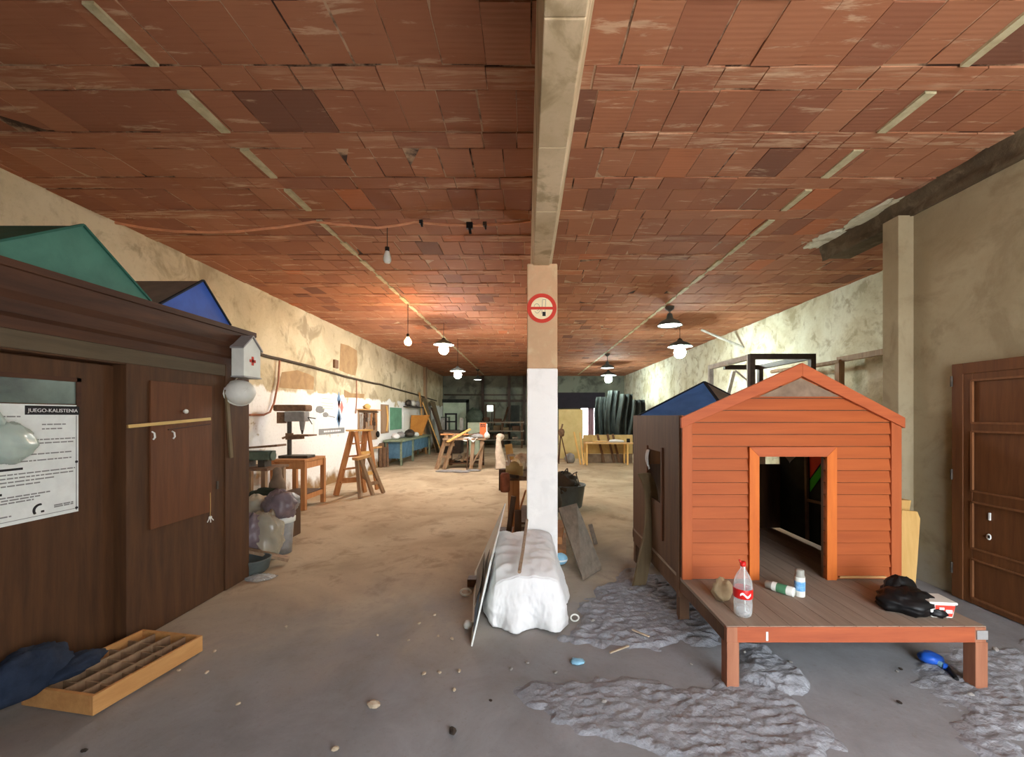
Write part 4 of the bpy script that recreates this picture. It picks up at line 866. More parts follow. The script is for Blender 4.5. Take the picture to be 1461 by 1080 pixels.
# ---------------------------------------------------------------- left wall items
def WQ(x, y, d=.004): p = WL(x, y); return Vector((XL+d, p.y, p.z))
def wall_poster():
    y0, y1 = 8.7, 10.15; z0, z1 = 1.13, 2.03
    t = thing('map_poster', 'large white poster on the left wall with map drawing and grey bottom band', 'poster', (XL, (y0+y1)/2, z0))
    mb = MB(); mb.box(XL+.002, XL+.006, y0, y1, z0, z1); mb.build('sheet', 'paper', t)
    mb = MB(); mb.box(XL+.006, XL+.009, y0+.2, y1, z0, z0+.13); mb.build('band', 'ink_grey', t)
    mb = MB(); y = y0+.42
    while y < y1-.2: w = R.uniform(.03, .1); mb.box(XL+.009, XL+.011, y, y+w, z0+.05, z0+.085); y += w+.02
    mb.build('band_text', 'ink_white', t)
    mb = MB(); mb.blob((XL+.006, y0+.25, z0+.55), (.003, .17, .07), .4, 3, 2, 18, 10); mb.blob((XL+.006, y0+.5, z0+.44), (.003, .12, .05), .5, 3, 5, 18, 10); mb.bar((XL+.007, y0+.55, z0+.42), (XL+.007, y0+.95, z0+.38), .006, .02); mb.build('map_drawing', 'ink_grey', t)
    def drop(cy, cz, s, m, nm):
        mb = MB(); mb.prism([(XL+.006, cy-s, cz), (XL+.006, cy, cz-1.7*s), (XL+.006, cy+s, cz), (XL+.006, cy, cz+1.9*s)], (.003, 0, 0)); mb.build(nm, m, t)
    drop(y0+1.15, z0+.35, .13, 'ink_blue', 'blue_emblem'); drop(y0+1.15, z0+.35, .07, 'ink_white', 'emblem_centre'); drop(y0+1.15, z0+.80, .10, 'ink_blue', 'blue_mark'); drop(y0+1.3, z0+.62, .09, 'ink_pink', 'red_mark'); drop(y0+1.16, z0+.70, .07, 'ink_pink', 'red_mark')
    for k, z in enumerate((.80, .70, .64, .58)): mb = MB(); mb.box(XL+.006, XL+.008, y0+.35-.04*(k % 2), y0+.75+.1*(k > 0), z0+z-.01, z0+z+.008); mb.build('text_line', 'pale_green', t)
wall_poster()
def tool_board():
    y0, y1, z0, z1 = 10.95, 12.35, .85, 1.70
    t = thing('tool_board', 'brown wooden tool board on the left wall crowded with hanging tools', 'board', (XL, 11.6, z0))
    mb = MB(); mb.box(XL+.002, XL+.02, y0, y1, z0, z1); mb.build('panel', 'old_wood', t)
    mb = MB(); mb.box(XL+.02, XL+.05, y0, y1, z1-.06, z1-.03); mb.build('hanging_rail', 'dark_wood', t)
    mb = MB(); mb.box(XL, XL+.10, y0-.05, y1+.1, z1, z1+.03); mb.build('top_shelf', 'pine_y', t)
    for k in range(16):
        y = y0+.08+k*.082; l = R.uniform(.2, .5); z = z1-.07-R.uniform(0, .25)*(k % 2)
        mb = MB(); m = R.choice(('iron', 'dark_wood', 'steel_grey', 'orange_pine', 'iron')); kind = k % 4
        if kind == 0: mb.bar((XL+.04, y, z), (XL+.04, y+.01, z-l), .02, .02); mb.bar((XL+.04, y-.05, z-.02), (XL+.04, y+.05, z-.02), .03, .04)
        elif kind == 1: mb.tube([(XL+.04, y, z), (XL+.04, y, z-l*.5), (XL+.04, y, z-l*.52), (XL+.04, y, z-l)], [.008, .008, .018, .016], 6)
        elif kind == 2: mb.prism([(XL+.03, y-.03, z), (XL+.03, y+.04, z-.03), (XL+.03, y+.01, z-l), (XL+.03, y-.01, z-l)], (.012, 0, 0))
        else: mb.tube([(XL+.035, y+.04*math.cos(a), z-.08+.05*math.sin(a)) for a in [q*2*PI/12 for q in range(13)]], .007, 6); mb.bar((XL+.035, y, z-.12), (XL+.035, y+.02, z-l), .018, .012)
        tag(mb.build('hand_tool', m, None), 'hand tool hanging on the crowded brown tool board', 'tool', 'hand tools on the tool board')
    mb = MB(); mb.box(XL, XL+.16, 11.9, 12.35, .60, .64); mb.build('low_shelf', 'pine_y', t)
    mb = MB(); mb.blob((XL+.07, 12.25, 1.0), (.05, .06, .09), .2, 2, 3, 14, 10); tag(mb.build('hanging_pouch', 'black', None), 'small black pouch hanging at the right edge of the tool board', 'pouch')
    mb = MB(); mb.blob((XL+.07, 11.45, 1.80), (.06, .16, .075), .25, 2, 3, 18, 10); tag(mb.build('rolled_cloth', 'pine', None), 'yellow bundle lying on top of the tool board', 'bundle')
tool_board()
mb = MB(); a = WQ(543, 580); b = WQ(553.5, 614); mb.box(XL+.002, XL+.03, a.y, b.y, 1.0, 1.90); t = tag(mb.build('wall_board', 'old_wood', None), 'brown wooden panel on the left wall beside the green board', 'panel')
mb = MB(); mb.tube([(XL+.05, 13.05+.12*math.sin(i*.4), 1.85-.1*i) for i in range(9)], .03, 6); tag(mb.build('wood_strip', 'pine', None), 'curved pale wood strip hanging on the brown wall panel', 'strip')
mb = MB(); mb.box(XL+.002, XL+.03, WQ(556, 580).y, WQ(572, 580).y, 1.08, 1.82); tag(mb.build('chalkboard', 'board_green', None), 'green board fixed on the left wall above the blue bench', 'board')
mb = MB(); mb.box(XL+.002, XL+.03, 14.9, 15.75, .85, 1.68); tag(mb.build('notice_board', 'paper', None), 'white board on the left wall between the green and orange boards', 'board')
mb = MB(); mb.box(XL, XL+.22, 15.0, 17.2, 1.86, 1.9); tag(mb.build('wall_shelf', 'iron', None), 'narrow dark shelf on the left wall above the white board', 'shelf')
for k, (y, m) in enumerate(((15.3, 'iron'), (15.9, 'plastic_white'), (16.5, 'bag_grey'))):
    mb = MB(); mb.blob((XL+.11, y, 2.02), (.09, .2, .12), .2, 2, k, 16, 10, flat=1.9); tag(mb.build('shelf_bundle', m, None), ['dark bundle at the near end of the wall shelf', 'white bundle in the middle of the wall shelf', 'grey bundle at the far end of the wall shelf'][k], 'bundle')
def blue_bench():
    x0, x1, y0, y1, zt = -4.42, -3.86, 12.7, 16.6, .80
    t = thing('workbench', 'long blue-sided workbench with greenish top along the left wall', 'workbench', (-4.1, 14.6, 0))
    mb = MB(); mb.box(x0, x1+.04, y0, y1, zt-.06, zt); mb.build('bench_top', 'bench_top', t, bevel=.004)
    mb = MB(); mb.box(x0+.1, x1-.01, y0+.10, 13.9, .22, zt-.06); mb.build('cabinet', 'bench_blue', t, bevel=.004)
    mb = MB(); mb.box(x0+.1, x1-.02, 14.3, 16.2, .34, zt-.06); mb.build('cabinet', 'bench_blue', t, bevel=.004)
    for y in (y0+.12, 14.1, y1-.08):
        for x in (x0+.06, x1-.04): mb = MB(); mb.bar((x, y, 0), (x, y, zt-.06), .06); mb.build('leg', 'bench_top', t)
blue_bench()
mb = MB(); mb.box(-4.44, -4.36, 12.42, 12.60, .0, .72); mb.box(-4.34, -4.27, 12.46, 12.62, 0, .60); mb.bar((-4.2, 12.5, 0), (-4.26, 12.62, .70), .05, .03); tag(mb.build('plank_bundle', 'rust', None), 'reddish upright boards standing at the near end of the blue bench', 'boards')
for k, (y, x, r, m, lb) in enumerate(((13.2, -4.2, .14, 'sheet_white', 'white crumpled cloth on the near end of the blue bench'), (14.4, -4.1, .2, 'iron', 'dark machine part in the middle of the blue bench'), (14.9, -4.0, .12, 'plastic_white', 'white tin beside the machine part on the blue bench'), (13.9, -4.25, .16, 'bag_grey', 'grey bundle before the machine part on the blue bench'))):
    mb = MB(); mb.blob((x, y, .80+r*.6), (r*.8, r*1.2, r*.7), .3, 2, k+20, 18, 12, flat=.801); tag(mb.build(('cloth', 'machine_part', 'tin', 'bundle')[k], m, None), lb, ('cloth', 'machine', 'tin', 'bundle')[k])
mb = MB(); mb.hexa([(-4.40, 15.5, .81), (-3.95, 15.55, .81), (-3.95, 15.58, .81), (-4.40, 15.53, .81)], [(-4.40, 15.7, 1.57), (-3.72, 15.75, 1.57), (-3.72, 15.78, 1.57), (-4.40, 15.73, 1.57)]); tag(mb.build('plywood_board', 'board_orange', None), 'orange plywood board standing upright on the far end of the blue bench', 'board')
for k, (f, tp, w, m, lb) in enumerate((((-3.42, 16.7, 0), (-4.30, 17.0, 2.1), .09, 'pine', 'pale plank leaning furthest out beside the orange board'), ((-3.75, 17.35, 0), (-4.38, 17.55, 2.3), .55, 'curved_ply', 'wide dull plank leaning on the left wall behind the pale plank'), ((-3.5, 18.0, 0), (-4.2, 18.2, 1.9), .28, 'dark_wood', 'dark wide plank leaning behind the pale plank'), ((-4.1, 16.8, 0), (-4.42, 17.0, 2.5), .16, 'pine_y', 'tall yellow plank leaning near the wall post'), ((-3.7, 18.75, 0), (-4.3, 18.85, 2.2), .8, 'curved_ply', 'olive-brown sheet leaning behind the other planks'))):
    mb = MB(); mb.bar(f, tp, w, .03, up=(1, 0, .3)); tag(mb.build('leaning_plank', m, None), lb, 'plank', 'planks leaning on the left wall')
# centre-left trestle table
def trestle():
    k = FPX/12.2
    t = thing('saw_bench', 'rough grey trestle workbench piled with timber in the middle of the hall', 'workbench', (-2.0, 12.3, 0))
    for x in (-2.62, -2.40):
        mb = MB(); mb.bar((x, 11.95, 0), (x+.26, 12.2, 1.02), .12, .06); mb.build('leg', 'old_wood', t)
    for z in (.35, .7): mb = MB(); mb.bar((-2.6+z*.25, 11.98+z*.2, z), (-2.3+z*.25, 11.98+z*.2, z), .04, .08); mb.build('stretcher', 'old_wood', t)
    for x in (-1.62, -1.36): mb = MB(); mb.bar((x, 11.95, 0), (x+.05, 12.1, .86), .10, .08); mb.build('leg', 'old_wood', t)
    mb = MB(); mb.bar((-1.60, 11.9, .1), (-1.25, 12.0, .78), .05, .03); mb.build('brace', 'old_wood', t)
    for x in (-2.4, -1.4): mb = MB(); mb.bar((x, 13.0, 0), (x, 12.95, .85), .10, .08); mb.build('leg', 'dark_wood', t)
    mb = MB(); mb.box(-2.45, -1.2, 12.0, 13.1, .84, .89); mb.build('bench_top', 'old_wood', t)
    mb = MB(); mb.box(-2.3, -1.35, 12.25, 12.9, .12, .15); mb.build('low_shelf', 'dark_wood', t)
trestle()
for k, (a, b, w, th, m, lb) in enumerate((((-2.55, 12.15, 1.0), (-1.75, 12.3, .99), .12, .04, 'orange_pine', 'orange board lying along the top of the saw bench'), ((-2.28, 11.85, .80), (-1.72, 12.5, 1.14), .09, .04, 'pine', 'pale board sloping across the front of the saw bench'), ((-2.5, 12.4, 1.03), (-1.4, 12.5, .96), .14, .03, 'rust', 'reddish board lying behind the orange board on the saw bench'), ((-1.9, 12.6, .94), (-1.2, 12.9, 1.06), .14, .03, 'dark_wood', 'dark board propped toward the orange tin on the saw bench'))):
    mb = MB(); mb.bar(a, b, w, th); tag(mb.build('timber_board', m, None), lb, 'board', 'boards on the saw bench')
for k in range(9):
    mb = MB(); x = -2.2+.09*k; mb.bar((x, 12.28, .20+.05*(k % 3)), (x+R.uniform(-.1, .3), 12.85, .22+.05*(k % 4)), .08, .05); tag(mb.build('firewood_piece', R.choice(('dark_wood', 'old_wood', 'grey_wood')), None), 'offcut of dark timber stored on the shelf under the saw bench', 'offcut', 'offcuts under the saw bench')
mb = MB(); mb.grid(lambda u, v: Vector((-1.86+.42*u, 11.98+.3*v, .90+.03*math.sin(u*14)*math.cos(v*5)-max(0, .12*(1-v*4))*(.6+.4*math.sin(u*12)))), 20, 12); tag(mb.build('white_cloth', 'sheet_white', None, solid=.01), 'bright white cloth hanging over the front of the saw bench', 'cloth')
mb = MB(); mb.blob((-1.45, 12.1, .95), (.16, .1, .07), .3, 2, 4, 20, 12, flat=.892); tag(mb.build('grey_cloth', 'bag_grey', None), 'grey rag bundle on the right end of the saw bench', 'rag')
t = thing('tin_box', 'small orange box with dark square mark above the saw bench', 'box', (-1.35, 12.55, .89)); mb = MB(); mb.box(-1.43, -1.24, 12.5, 12.68, .89, 1.33); mb.build('body', 'plastic_orange', t, bevel=.006)
mb = MB()
for x0, x1, z0, z1 in ((-1.40, -1.27, 1.28, 1.30), (-1.40, -1.38, 1.2, 1.3), (-1.36, -1.31, 1.22, 1.25), (-1.29, -1.27, 1.2, 1.26)): mb.box(x0, x1, 12.49, 12.5, z0, z1)
mb.build('dark_mark', 'ink_dark', t)
t = thing('glue_bottle', 'white spouted bottle beside the orange box on the saw bench', 'bottle', (-1.2, 12.35, .89)); mb = MB(); mb.M = Matrix.Translation((-1.2, 12.35, .89)); mb.lathe([(0, 0), (.09, 0), (.09, .08), (.05, .15), (.02, .18)], n=16); mb.build('body', 'plastic_white', t)
mb = MB(); mb.M = Matrix.Translation((-1.2, 12.35, .89)); mb.lathe([(.02, .18), (.012, .42), (0, .42)], n=12); mb.build('spout', 'plastic_white', t)
mb = MB(); mb.tube([(-.80, 12.2, .92), (-.84, 12.15, .8), (-.82, 12.1, .5), (-.78, 12.1, .25), (-.76, 12.05, .0)], [.10, .07, .12, .14, .17], 12); mb.blob((-.79, 12.2, .93), (.12, .1, .09), .2, 2, 3, 16, 10); tag(mb.build('cement_sack', 'sack', None), 'tall pale sack standing right of the saw bench', 'sack')
mb = MB(); mb.blob((-.55, 12.2, .09), (.25, .2, .14), .3, 2, 6, 22, 14, flat=.0); tag(mb.build('cement_sack', 'sack', None), 'slumped pale sack on the floor right of the saw bench', 'sack')
for k, (x, y, r) in enumerate(((-2.15, 11.5, .36), (-1.82, 11.35, .22), (-1.5, 11.6, .2))):
    mb = MB(); mb.blob((x, y, .01), (r, r*.5, .035), .3, 2, k, 20, 12, flat=0); tag(mb.build('paper_sack', 'bag_grey', None), ['long flat pale sack on the floor before the saw bench', 'short flat pale sack nearest the camera before the saw bench', 'pale dusty heap at the right saw bench legs'][k], 'sack')
mb = MB(); mb.tube([(-1.95+.25, 11.7, .0), (-1.72, 12.0, .88)], .02, 6); tag(mb.build('leaning_pole', 'dark_wood', None), 'thin dark pole leaning on the front of the saw bench', 'pole')
# back-left: machines
def band_saw():
    t = thing('band_saw', 'black framed machine standing before the pale green back door', 'machine', (-3.1, 17.2, 0))
    mb = MB(); mb.box(-3.55, -2.7, 16.9, 17.6, 0, .85); mb.build('base', 'steel_dark', t, bevel=.01)
    mb = MB(); mb.box(-3.6, -2.65, 16.85, 17.65, .85, .95); mb.build('table', 'iron', t)
    mb = MB()
    for p, q in (((-3.38, .95), (-3.38, 1.62)), ((-2.95, .95), (-2.95, 1.62)), ((-3.42, 1.62), (-2.91, 1.62))): mb.bar((p[0], 17.2, p[1]), (q[0], 17.2, q[1]), .07, .07)
    mb.build('arch', 'black', t); mb = MB(); mb.bar((-3.38, 17.2, 1.3), (-2.95, 17.2, 1.3), .08, .06); mb.build('crossbar', 'black', t)
    mb = MB(); mb.box(-2.78, -2.66, 17.1, 17.3, .95, 1.45); mb.build('guide_box', 'steel_grey', t)
band_saw()
t = thing('steel_locker', 'narrow grey steel cabinet left of the black framed machine', 'cabinet', (-3.9, 17.8, 0)); mb = MB(); mb.box(-4.05, -3.68, 19.4, 19.8, 0, 1.5); mb.build('body', 'machine_green', t); mb = MB(); mb.box(-4.03, -3.70, 19.385, 19.40, .05, 1.45); mb.build('door', 'steel_grey', t)
mb = MB(); mb.box(-2.36, -1.86, 16.4, 16.8, .75, 1.28); mb.box(-2.30, -1.92, 16.45, 16.75, 0, .75); tag(mb.build('cabinet', 'pale_green', None, bevel=.01), 'pale green metal cabinet behind the saw bench', 'cabinet')
def shelf_rack():
    t = thing('storage_rack', 'brown rack of stored timber against the back wall left of the column', 'rack', (-1.2, 20.3, 0))
    for x in (-2.2, -1.2, -.25):
        for y in (19.9, 20.7): mb = MB(); mb.bar((x, y, 0), (x, y, 1.3), .08); mb.build('post', 'dark_wood', t)
    for z in (.35, .78, 1.2): mb = MB(); mb.box(-2.3, -.15, 19.85, 20.75, z, z+.05); mb.build('shelf', 'grey_wood', t)
shelf_rack()
for k in range(10):
    z = .405 if k < 4 else (.835 if k < 8 else 1.255); x = -2.1+(k % 4)*.46
    mb = MB(); hh = R.uniform(.12, .3); mb.box(x, x+R.uniform(.25, .42), 20.0, 20.5, z, z+hh); tag(mb.build('timber_bundle', R.choice(('curved_ply', 'dark_wood', 'bench_top', 'grey_wood')), None, bevel=.02), 'stored timber bundle on the brown back rack', 'bundle', 'bundles on the back rack')
mb = MB(); mb.bar((-1.85, 21.4, 1.0), (-1.83, 21.5, 1.75), .05, .05); tag(mb.build('hanging_tool', 'iron', None), 'thin dark tool silhouetted against the bright back window', 'tool')
mb = MB(); mb.bar((-1.55, 21.1, 0), (-1.0, 21.7, 2.0), .09, .04); tag(mb.build('leaning_pole', 'dark_wood', None), 'dark slanted pole leaning at the back wall left of the column', 'pole')
mb = MB(); mb.blob((-2.75, 21.6, 1.45), (.4, .2, .45), .4, 2, 3, 22, 14); mb.box(-3.0, -2.5, 21.4, 21.8, 0, 1.1); tag(mb.build('tool_cluster', 'machine_green', None), 'dark cluttered cabinet at the back wall right of the pale door', 'cabinet')
# right back
mb = MB(); mb.box(1.15, 2.02, 15.0, 15.05, 0, 1.78); t = tag(mb.build('yellow_panel', 'panel_yellow', None), 'tall pale yellow panel standing at the back just right of the column', 'panel')
mb = MB(); mb.box(.3, 4.05, 21.5, 21.6, 1.95, 2.75); tag(mb.build('valance', 'valance', None), 'wide dark banner across the back wall above the bright window', 'banner')
for k, (x, y, w, zt) in enumerate(((3.12, 17.6, .62, 2.35), (3.55, 17.3, .66, 2.6), (4.0, 17.1, .66, 2.45), (4.45, 16.9, .66, 2.2))):
    mb = MB(); mb.grid(lambda u, v: Vector((x+w*(u-.5)*(1.1-.35*v)+.08*v+.05*math.sin(v*6+k), y+.12*math.sin(u*14+k)+.1*u, zt*v)), 24, 12); tag(mb.build('black_tarp', 'tarp_black', None, solid=.02), ['leftmost black tarp hung beside the bright window', 'second black tarp from the bright window', 'third black tarp from the bright window', 'rightmost black tarp at the whitewashed wall'][k], 'tarp', 'black tarps at the back right')
def pale_bench():
    t = thing('plywood_table', 'long pale plywood table with tall backboard at the back right', 'table', (2.55, 13.3, 0)); x0, x1 = 1.84, 3.36
    mb = MB(); mb.box(x0, x1, 12.95, 13.5, .66, .70); mb.build('table_top', 'pine_x', t)
    for x in (x0+.04, x1-.2):
        for y in (13.0, 13.45): mb = MB(); mb.bar((x, y, 0), (x, y, .66), .05); mb.build('leg', 'pine', t)
    mb = MB(); mb.box(x0, x1+.1, 13.55, 13.6, .30, .92); mb.build('backboard', 'ply_yellow', t)
    mb = MB(); mb.box(x0, x1+.1, 13.56, 13.6, .0, .29); mb.build('kick_panel', 'grey_ply', t)
    for x in (2.42, 2.75, 2.92): mb = MB(); mb.bar((x-.12, 13.53, .95), (x+.1, 13.5, .02), .07, .03, up=(0, 1, 0)); mb.build('strap', 'brown_ply', t)
pale_bench()
mb = MB(); mb.blob((2.35, 13.2, .72), (.25, .1, .03), .4, 3, 3, 18, 10, flat=.701); tag(mb.build('wood_shavings', 'pine', None), 'pale heap of shavings at the left of the plywood table', 'shavings')
mb = MB(); mb.blob((2.85, 13.2, .735), (.22, .1, .05), .4, 3, 5, 18, 10, flat=.701); tag(mb.build('white_rag', 'sheet_white', None), 'white rag in the middle of the plywood table', 'rag')
mb = MB(); mb.M = Matrix.Translation((3.22, 13.15, .701)); mb.lathe([(0, 0), (.055, 0), (.055, .12), (0, .12)], n=14); tag(mb.build('dark_pot', 'black', None), 'small dark pot at the right end of the plywood table', 'pot')
for k, (a, b, lb) in enumerate((((1.70, 13.1, 0), (1.52, 13.4, 1.02), 'slanting pale stick left of the plywood table'), ((1.78, 13.05, 0), (1.72, 13.4, 1.0), 'upright pale stick touching the plywood table'))):
    mb = MB(); mb.bar(a, b, .05, .03); tag(mb.build('wooden_stick', 'pine', None), lb, 'stick', 'sticks by the plywood table')
def easel():
    t = thing('tripod_stand', 'dark spindly tripod stand before the yellow panel', 'stand', (1.12, 13.5, 0))
    for a in (0, 2.1, 4.2): mb = MB(); mb.bar((1.12+.2*math.cos(a), 13.5+.2*math.sin(a), 0), (1.1, 13.5, .95), .035); mb.build('leg', 'dark_wood', t)
    mb = MB(); mb.blob((1.12, 13.5, 1.0), (.10, .08, .12), .4, 2, 3, 16, 10); mb.bar((1.1, 13.5, 1.05), (1.16, 13.5, 1.28), .05); mb.build('head', 'rust', t)
easel()
mb = MB(); mb.blob((1.42, 13.7, .13), (.16, .12, .17), .35, 2, 5, 20, 12, flat=0); tag(mb.build('junk_sack', 'bag_grey', None), 'small grey sack on the floor at the foot of the yellow panel', 'sack')

# ================================================================= LAMPS AND CABLES
def bulb(name, label, px, py, X, r, mat, shade=True, group=None):
    Y = FPX*X/(px-VX); c = P(px, py, Y); t = thing(name, label, 'lamp', c+Vector((0, 0, -r)), group)
    mb = MB(); mb.M = Matrix.Translation(c); mb.lathe([(0, -r), (r*.5, -r*.87), (r*.87, -r*.5), (r, 0), (r*.87, r*.5), (r*.5, r*.95), (r*.32, r*1.4)], n=16); mb.build('bulb', mat, t)
    mb = MB(); mb.M = Matrix.Translation(c); mb.lathe([(r*.34, r*1.35), (r*.4, r*1.5), (r*.4, r*2.3), (.004, r*2.5)], n=12); mb.build('socket', 'black', t)
    mb = MB(); mb.tube([c+Vector((0, 0, r*2.4)), (c.x, c.y, ZC)], .006, 6); mb.build('cord', 'cable_black', t)
    if shade:
        mb = MB(); mb.M = Matrix.Translation(c); mb.lathe([(r*2.1, r*1.0), (r*1.6, r*1.5), (r*.5, r*2.0), (r*.42, r*2.2)], n=20); mb.build('shade', 'shade_enamel', t, solid=.004)  # shade added to block upward light and keep the ceiling darker
    return c
bulb('hanging_bulb', 'amber glowing bulb hanging at the left of the hall', 582, 488, -2.24, .065, 'lamp_warm', False)
bulb('hanging_bulb', 'larger white glowing bulb hanging behind the amber bulb', 633, 499, -1.9, .11, 'lamp_white')
bulb('hanging_bulb', 'smaller white glowing bulb hanging far back on the left', 653, 535, -1.9, .10, 'lamp_white')
bulb('hanging_bulb', 'cool white glowing bulb under the nearer pendant lamp on the right', 970, 503, 3.45, .13, 'lamp_cool')
bulb('hanging_bulb', 'cool white glowing bulb under the far pendant lamp on the right', 868, 541, 3.30, .15, 'lamp_cool')
c = P(552.5, 366, 4.48)
t = thing('light_bulb', 'unlit white bulb hanging from the orange cable near the beam', 'bulb', c+Vector((0, 0, -.06)))
mb = MB(); mb.M = Matrix.Translation(c); mb.lathe([(0, -.072), (.028, -.068), (.042, -.045), (.042, -.015), (.03, .03), (.02, .06)], n=18); mb.build('bulb', 'plastic_white', t)
mb = MB(); mb.M = Matrix.Translation(c); mb.lathe([(.021, .055), (.023, .06), (.023, .1), (.004, .105)], n=12); mb.build('socket', 'black', t)
mb = MB(); mb.tube([c+Vector((0, 0, .1)), c+Vector((0, 0, .325))], .004, 6); mb.build('cord', 'cable_black', t)
def pendant(label, px, py, X, R_, k):
    Y = FPX*X/(px-VX); c = P(px, py, Y); t = thing('pendant_lamp', label, 'lamp', c)
    mb = MB(); mb.M = Matrix.Translation(c); mb.lathe([(R_, 0), (R_*1.02, .015), (R_*.75, R_*.35), (R_*.28, R_*.6), (R_*.2, R_*.95), (.03, R_*1.05)], n=28); mb.build('shade', 'shade_enamel', t, solid=.006)
    mb = MB(); mb.M = Matrix.Translation(c); mb.lathe([(0, .012), (R_*.95, .016), (R_*.95, .02), (0, .02)], n=28); mb.build('diffuser', 'lamp_disc', t)
    mb = MB(); mb.tube([c+Vector((0, 0, R_)), (c.x, c.y, ZC-.04)], .012, 8); mb.build('stem', 'iron', t)
    mb = MB(); mb.M = Matrix.Translation((c.x, c.y, 0)); mb.lathe([(.02, ZC-.10), (.08, ZC-.05), (.09, ZC)], n=16); mb.build('canopy', 'iron', t)
pendant('nearer right pendant lamp with grey enamel shade and bright underside', 955.5, 465, 2.76, .23, 0)
pendant('far right pendant lamp with grey shade and bright underside', 866.5, 525.5, 2.73, .23, 1)
pendant('small flat pendant lamp glowing far back on the left', 681.5, 542, -2.24, .20, 2)
# orange cable with clips
pts = [(165, 318), (210, 326), (250, 330), (300, 331.5), (340, 330), (400, 324), (450, 316), (480, 320), (540, 325), (570, 321), (592, 317), (640, 321), (690, 321.5), (730, 318), (757, 315)]
mb = MB(); mb.tube([P(x, y, 4.48) for x, y in pts], .014, 8); tag(mb.build('hanging_cable', 'cable_pale_orange', None), 'orange cable sagging below the tiled ceiling from left wall to beam', 'cable')
for k, (x, y, s, lb) in enumerate(((601, 317, .03, 'small dark clip on the orange cable nearest the hanging bulb'), (670, 322, .055, 'large dark clamp hanging on the orange cable'), (692, 320, .035, 'grey clip on the orange cable nearest the beam'))):
    c = P(x, y, 4.46); mb = MB(); mb.box(c.x-s*.6, c.x+s*.6, c.y-.02, c.y+.02, c.z-s*.6, c.z+s*.6); mb.bar(c+Vector((.0, 0, -s*.4)), c+Vector((.01, 0, -s*1.6)), s*.5, .02); tag(mb.build('cable_clip', 'black' if k < 2 else 'iron', None), lb, 'clip', 'clips on the orange cable')
# wall conduits
pts = [(366, 505), (385, 510), (400, 513), (420, 518), (445, 524), (470, 531), (490, 537), (515, 543), (532, 547), (540, 548), (560, 554), (590, 562), (612, 569), (622, 572)]
mb = MB(); mb.tube([WQ(x, y, .03) for x, y in pts], .028, 8); tag(mb.build('wall_cable', 'cable_dark', None), 'dark sagging cable bundle running along the left wall', 'cable')
mb = MB(); mb.tube([WQ(395, 514, .05), WQ(393, 545, .05), WQ(387, 575, .05), WQ(381, 588, .05), WQ(372, 592, .05), WQ(352, 592, .05)], .016, 8); tag(mb.build('drop_cable', 'cable_orange', None), 'orange cable looping down the left wall left of the drill press', 'cable')
mb = MB(); mb.tube([WQ(507, 541, .03), WQ(507.5, 565, .03), WQ(506, 590, .03)], .014, 6); tag(mb.build('drop_cable', 'cable_orange', None), 'thin reddish cable dropping down the left wall to the tool board', 'cable')
mb = MB(); mb.tube([(-2.24, YB-.14, 2.66), (-3.2, YB-.14, 2.64), (-4.4, YB-.14, 2.68)], .02, 6); tag(mb.build('wall_cable', 'cable_dark', None), 'dark cable running across the back wall above the pale door', 'cable')
mb = MB(); mb.box(XL, XL+.05, WQ(475, 510).y, WQ(480, 510).y, 2.66, 2.85); tag(mb.build('junction_box', 'rust', None), 'brown junction box on the left wall above the sagging cable', 'box')
mb = MB(); mb.tube([(4.25, 10.1, ZC-.01), (XB-.02, 9.84, 3.17)], .03, 8); tag(mb.build('pale_conduit', 'steel_grey', None), 'pale rod slanting from the ceiling to the whitewashed wall', 'rod')
mb = MB(); mb.bar((4.3, 8.9, 1.9), (4.45, 8.9, 2.5), .07, .05); mb.bar((4.3, 8.9, 0), (4.3, 8.9, 1.9), .07, .05); tag(mb.build('white_post', 'steel_grey', None), 'pale bent rod standing behind the blue pyramid roof', 'rod')

# ================================================================= DIRT CRUST, CHIPS
def pip(x, y, poly):
    c = False; j = len(poly)-1
    for i in range(len(poly)):
        xi, yi = poly[i]; xj, yj = poly[j]
        if (yi > y) != (yj > y) and x < (xj-xi)*(y-yi)/(yj-yi)+xi: c = not c
        j = i
    return c
def sdist(x, y, poly):
    d = 9; j = len(poly)-1
    for i in range(len(poly)):
        a, b = poly[j], poly[i]; dx, dy = b[0]-a[0], b[1]-a[1]; t = max(0, min(1, ((x-a[0])*dx+(y-a[1])*dy)/(dx*dx+dy*dy+1e-9))); d = min(d, math.hypot(x-a[0]-t*dx, y-a[1]-t*dy)); j = i
    return d if pip(x, y, poly) else -d
POLY = [[(712, 985), (760, 966), (860, 962), (960, 970), (1050, 958), (1140, 1000), (1215, 1060), (1200, 1100), (1000, 1100), (880, 1062), (770, 1042), (757, 1010)],
        [(808, 912), (815, 880), (850, 838), (900, 812), (985, 830), (1035, 895), (1025, 925), (960, 922), (900, 925)],
        [(1045, 935), (1060, 915), (1098, 914), (1150, 968), (1140, 988), (1050, 978)],
        [(1300, 930), (1400, 918), (1470, 910), (1480, 1100), (1400, 1100), (1360, 1010), (1310, 985)],
        [(800, 905), (860, 902), (940, 908), (985, 915), (900, 930), (815, 922)]]
HS = [.022, .034, .055, .016, .024]
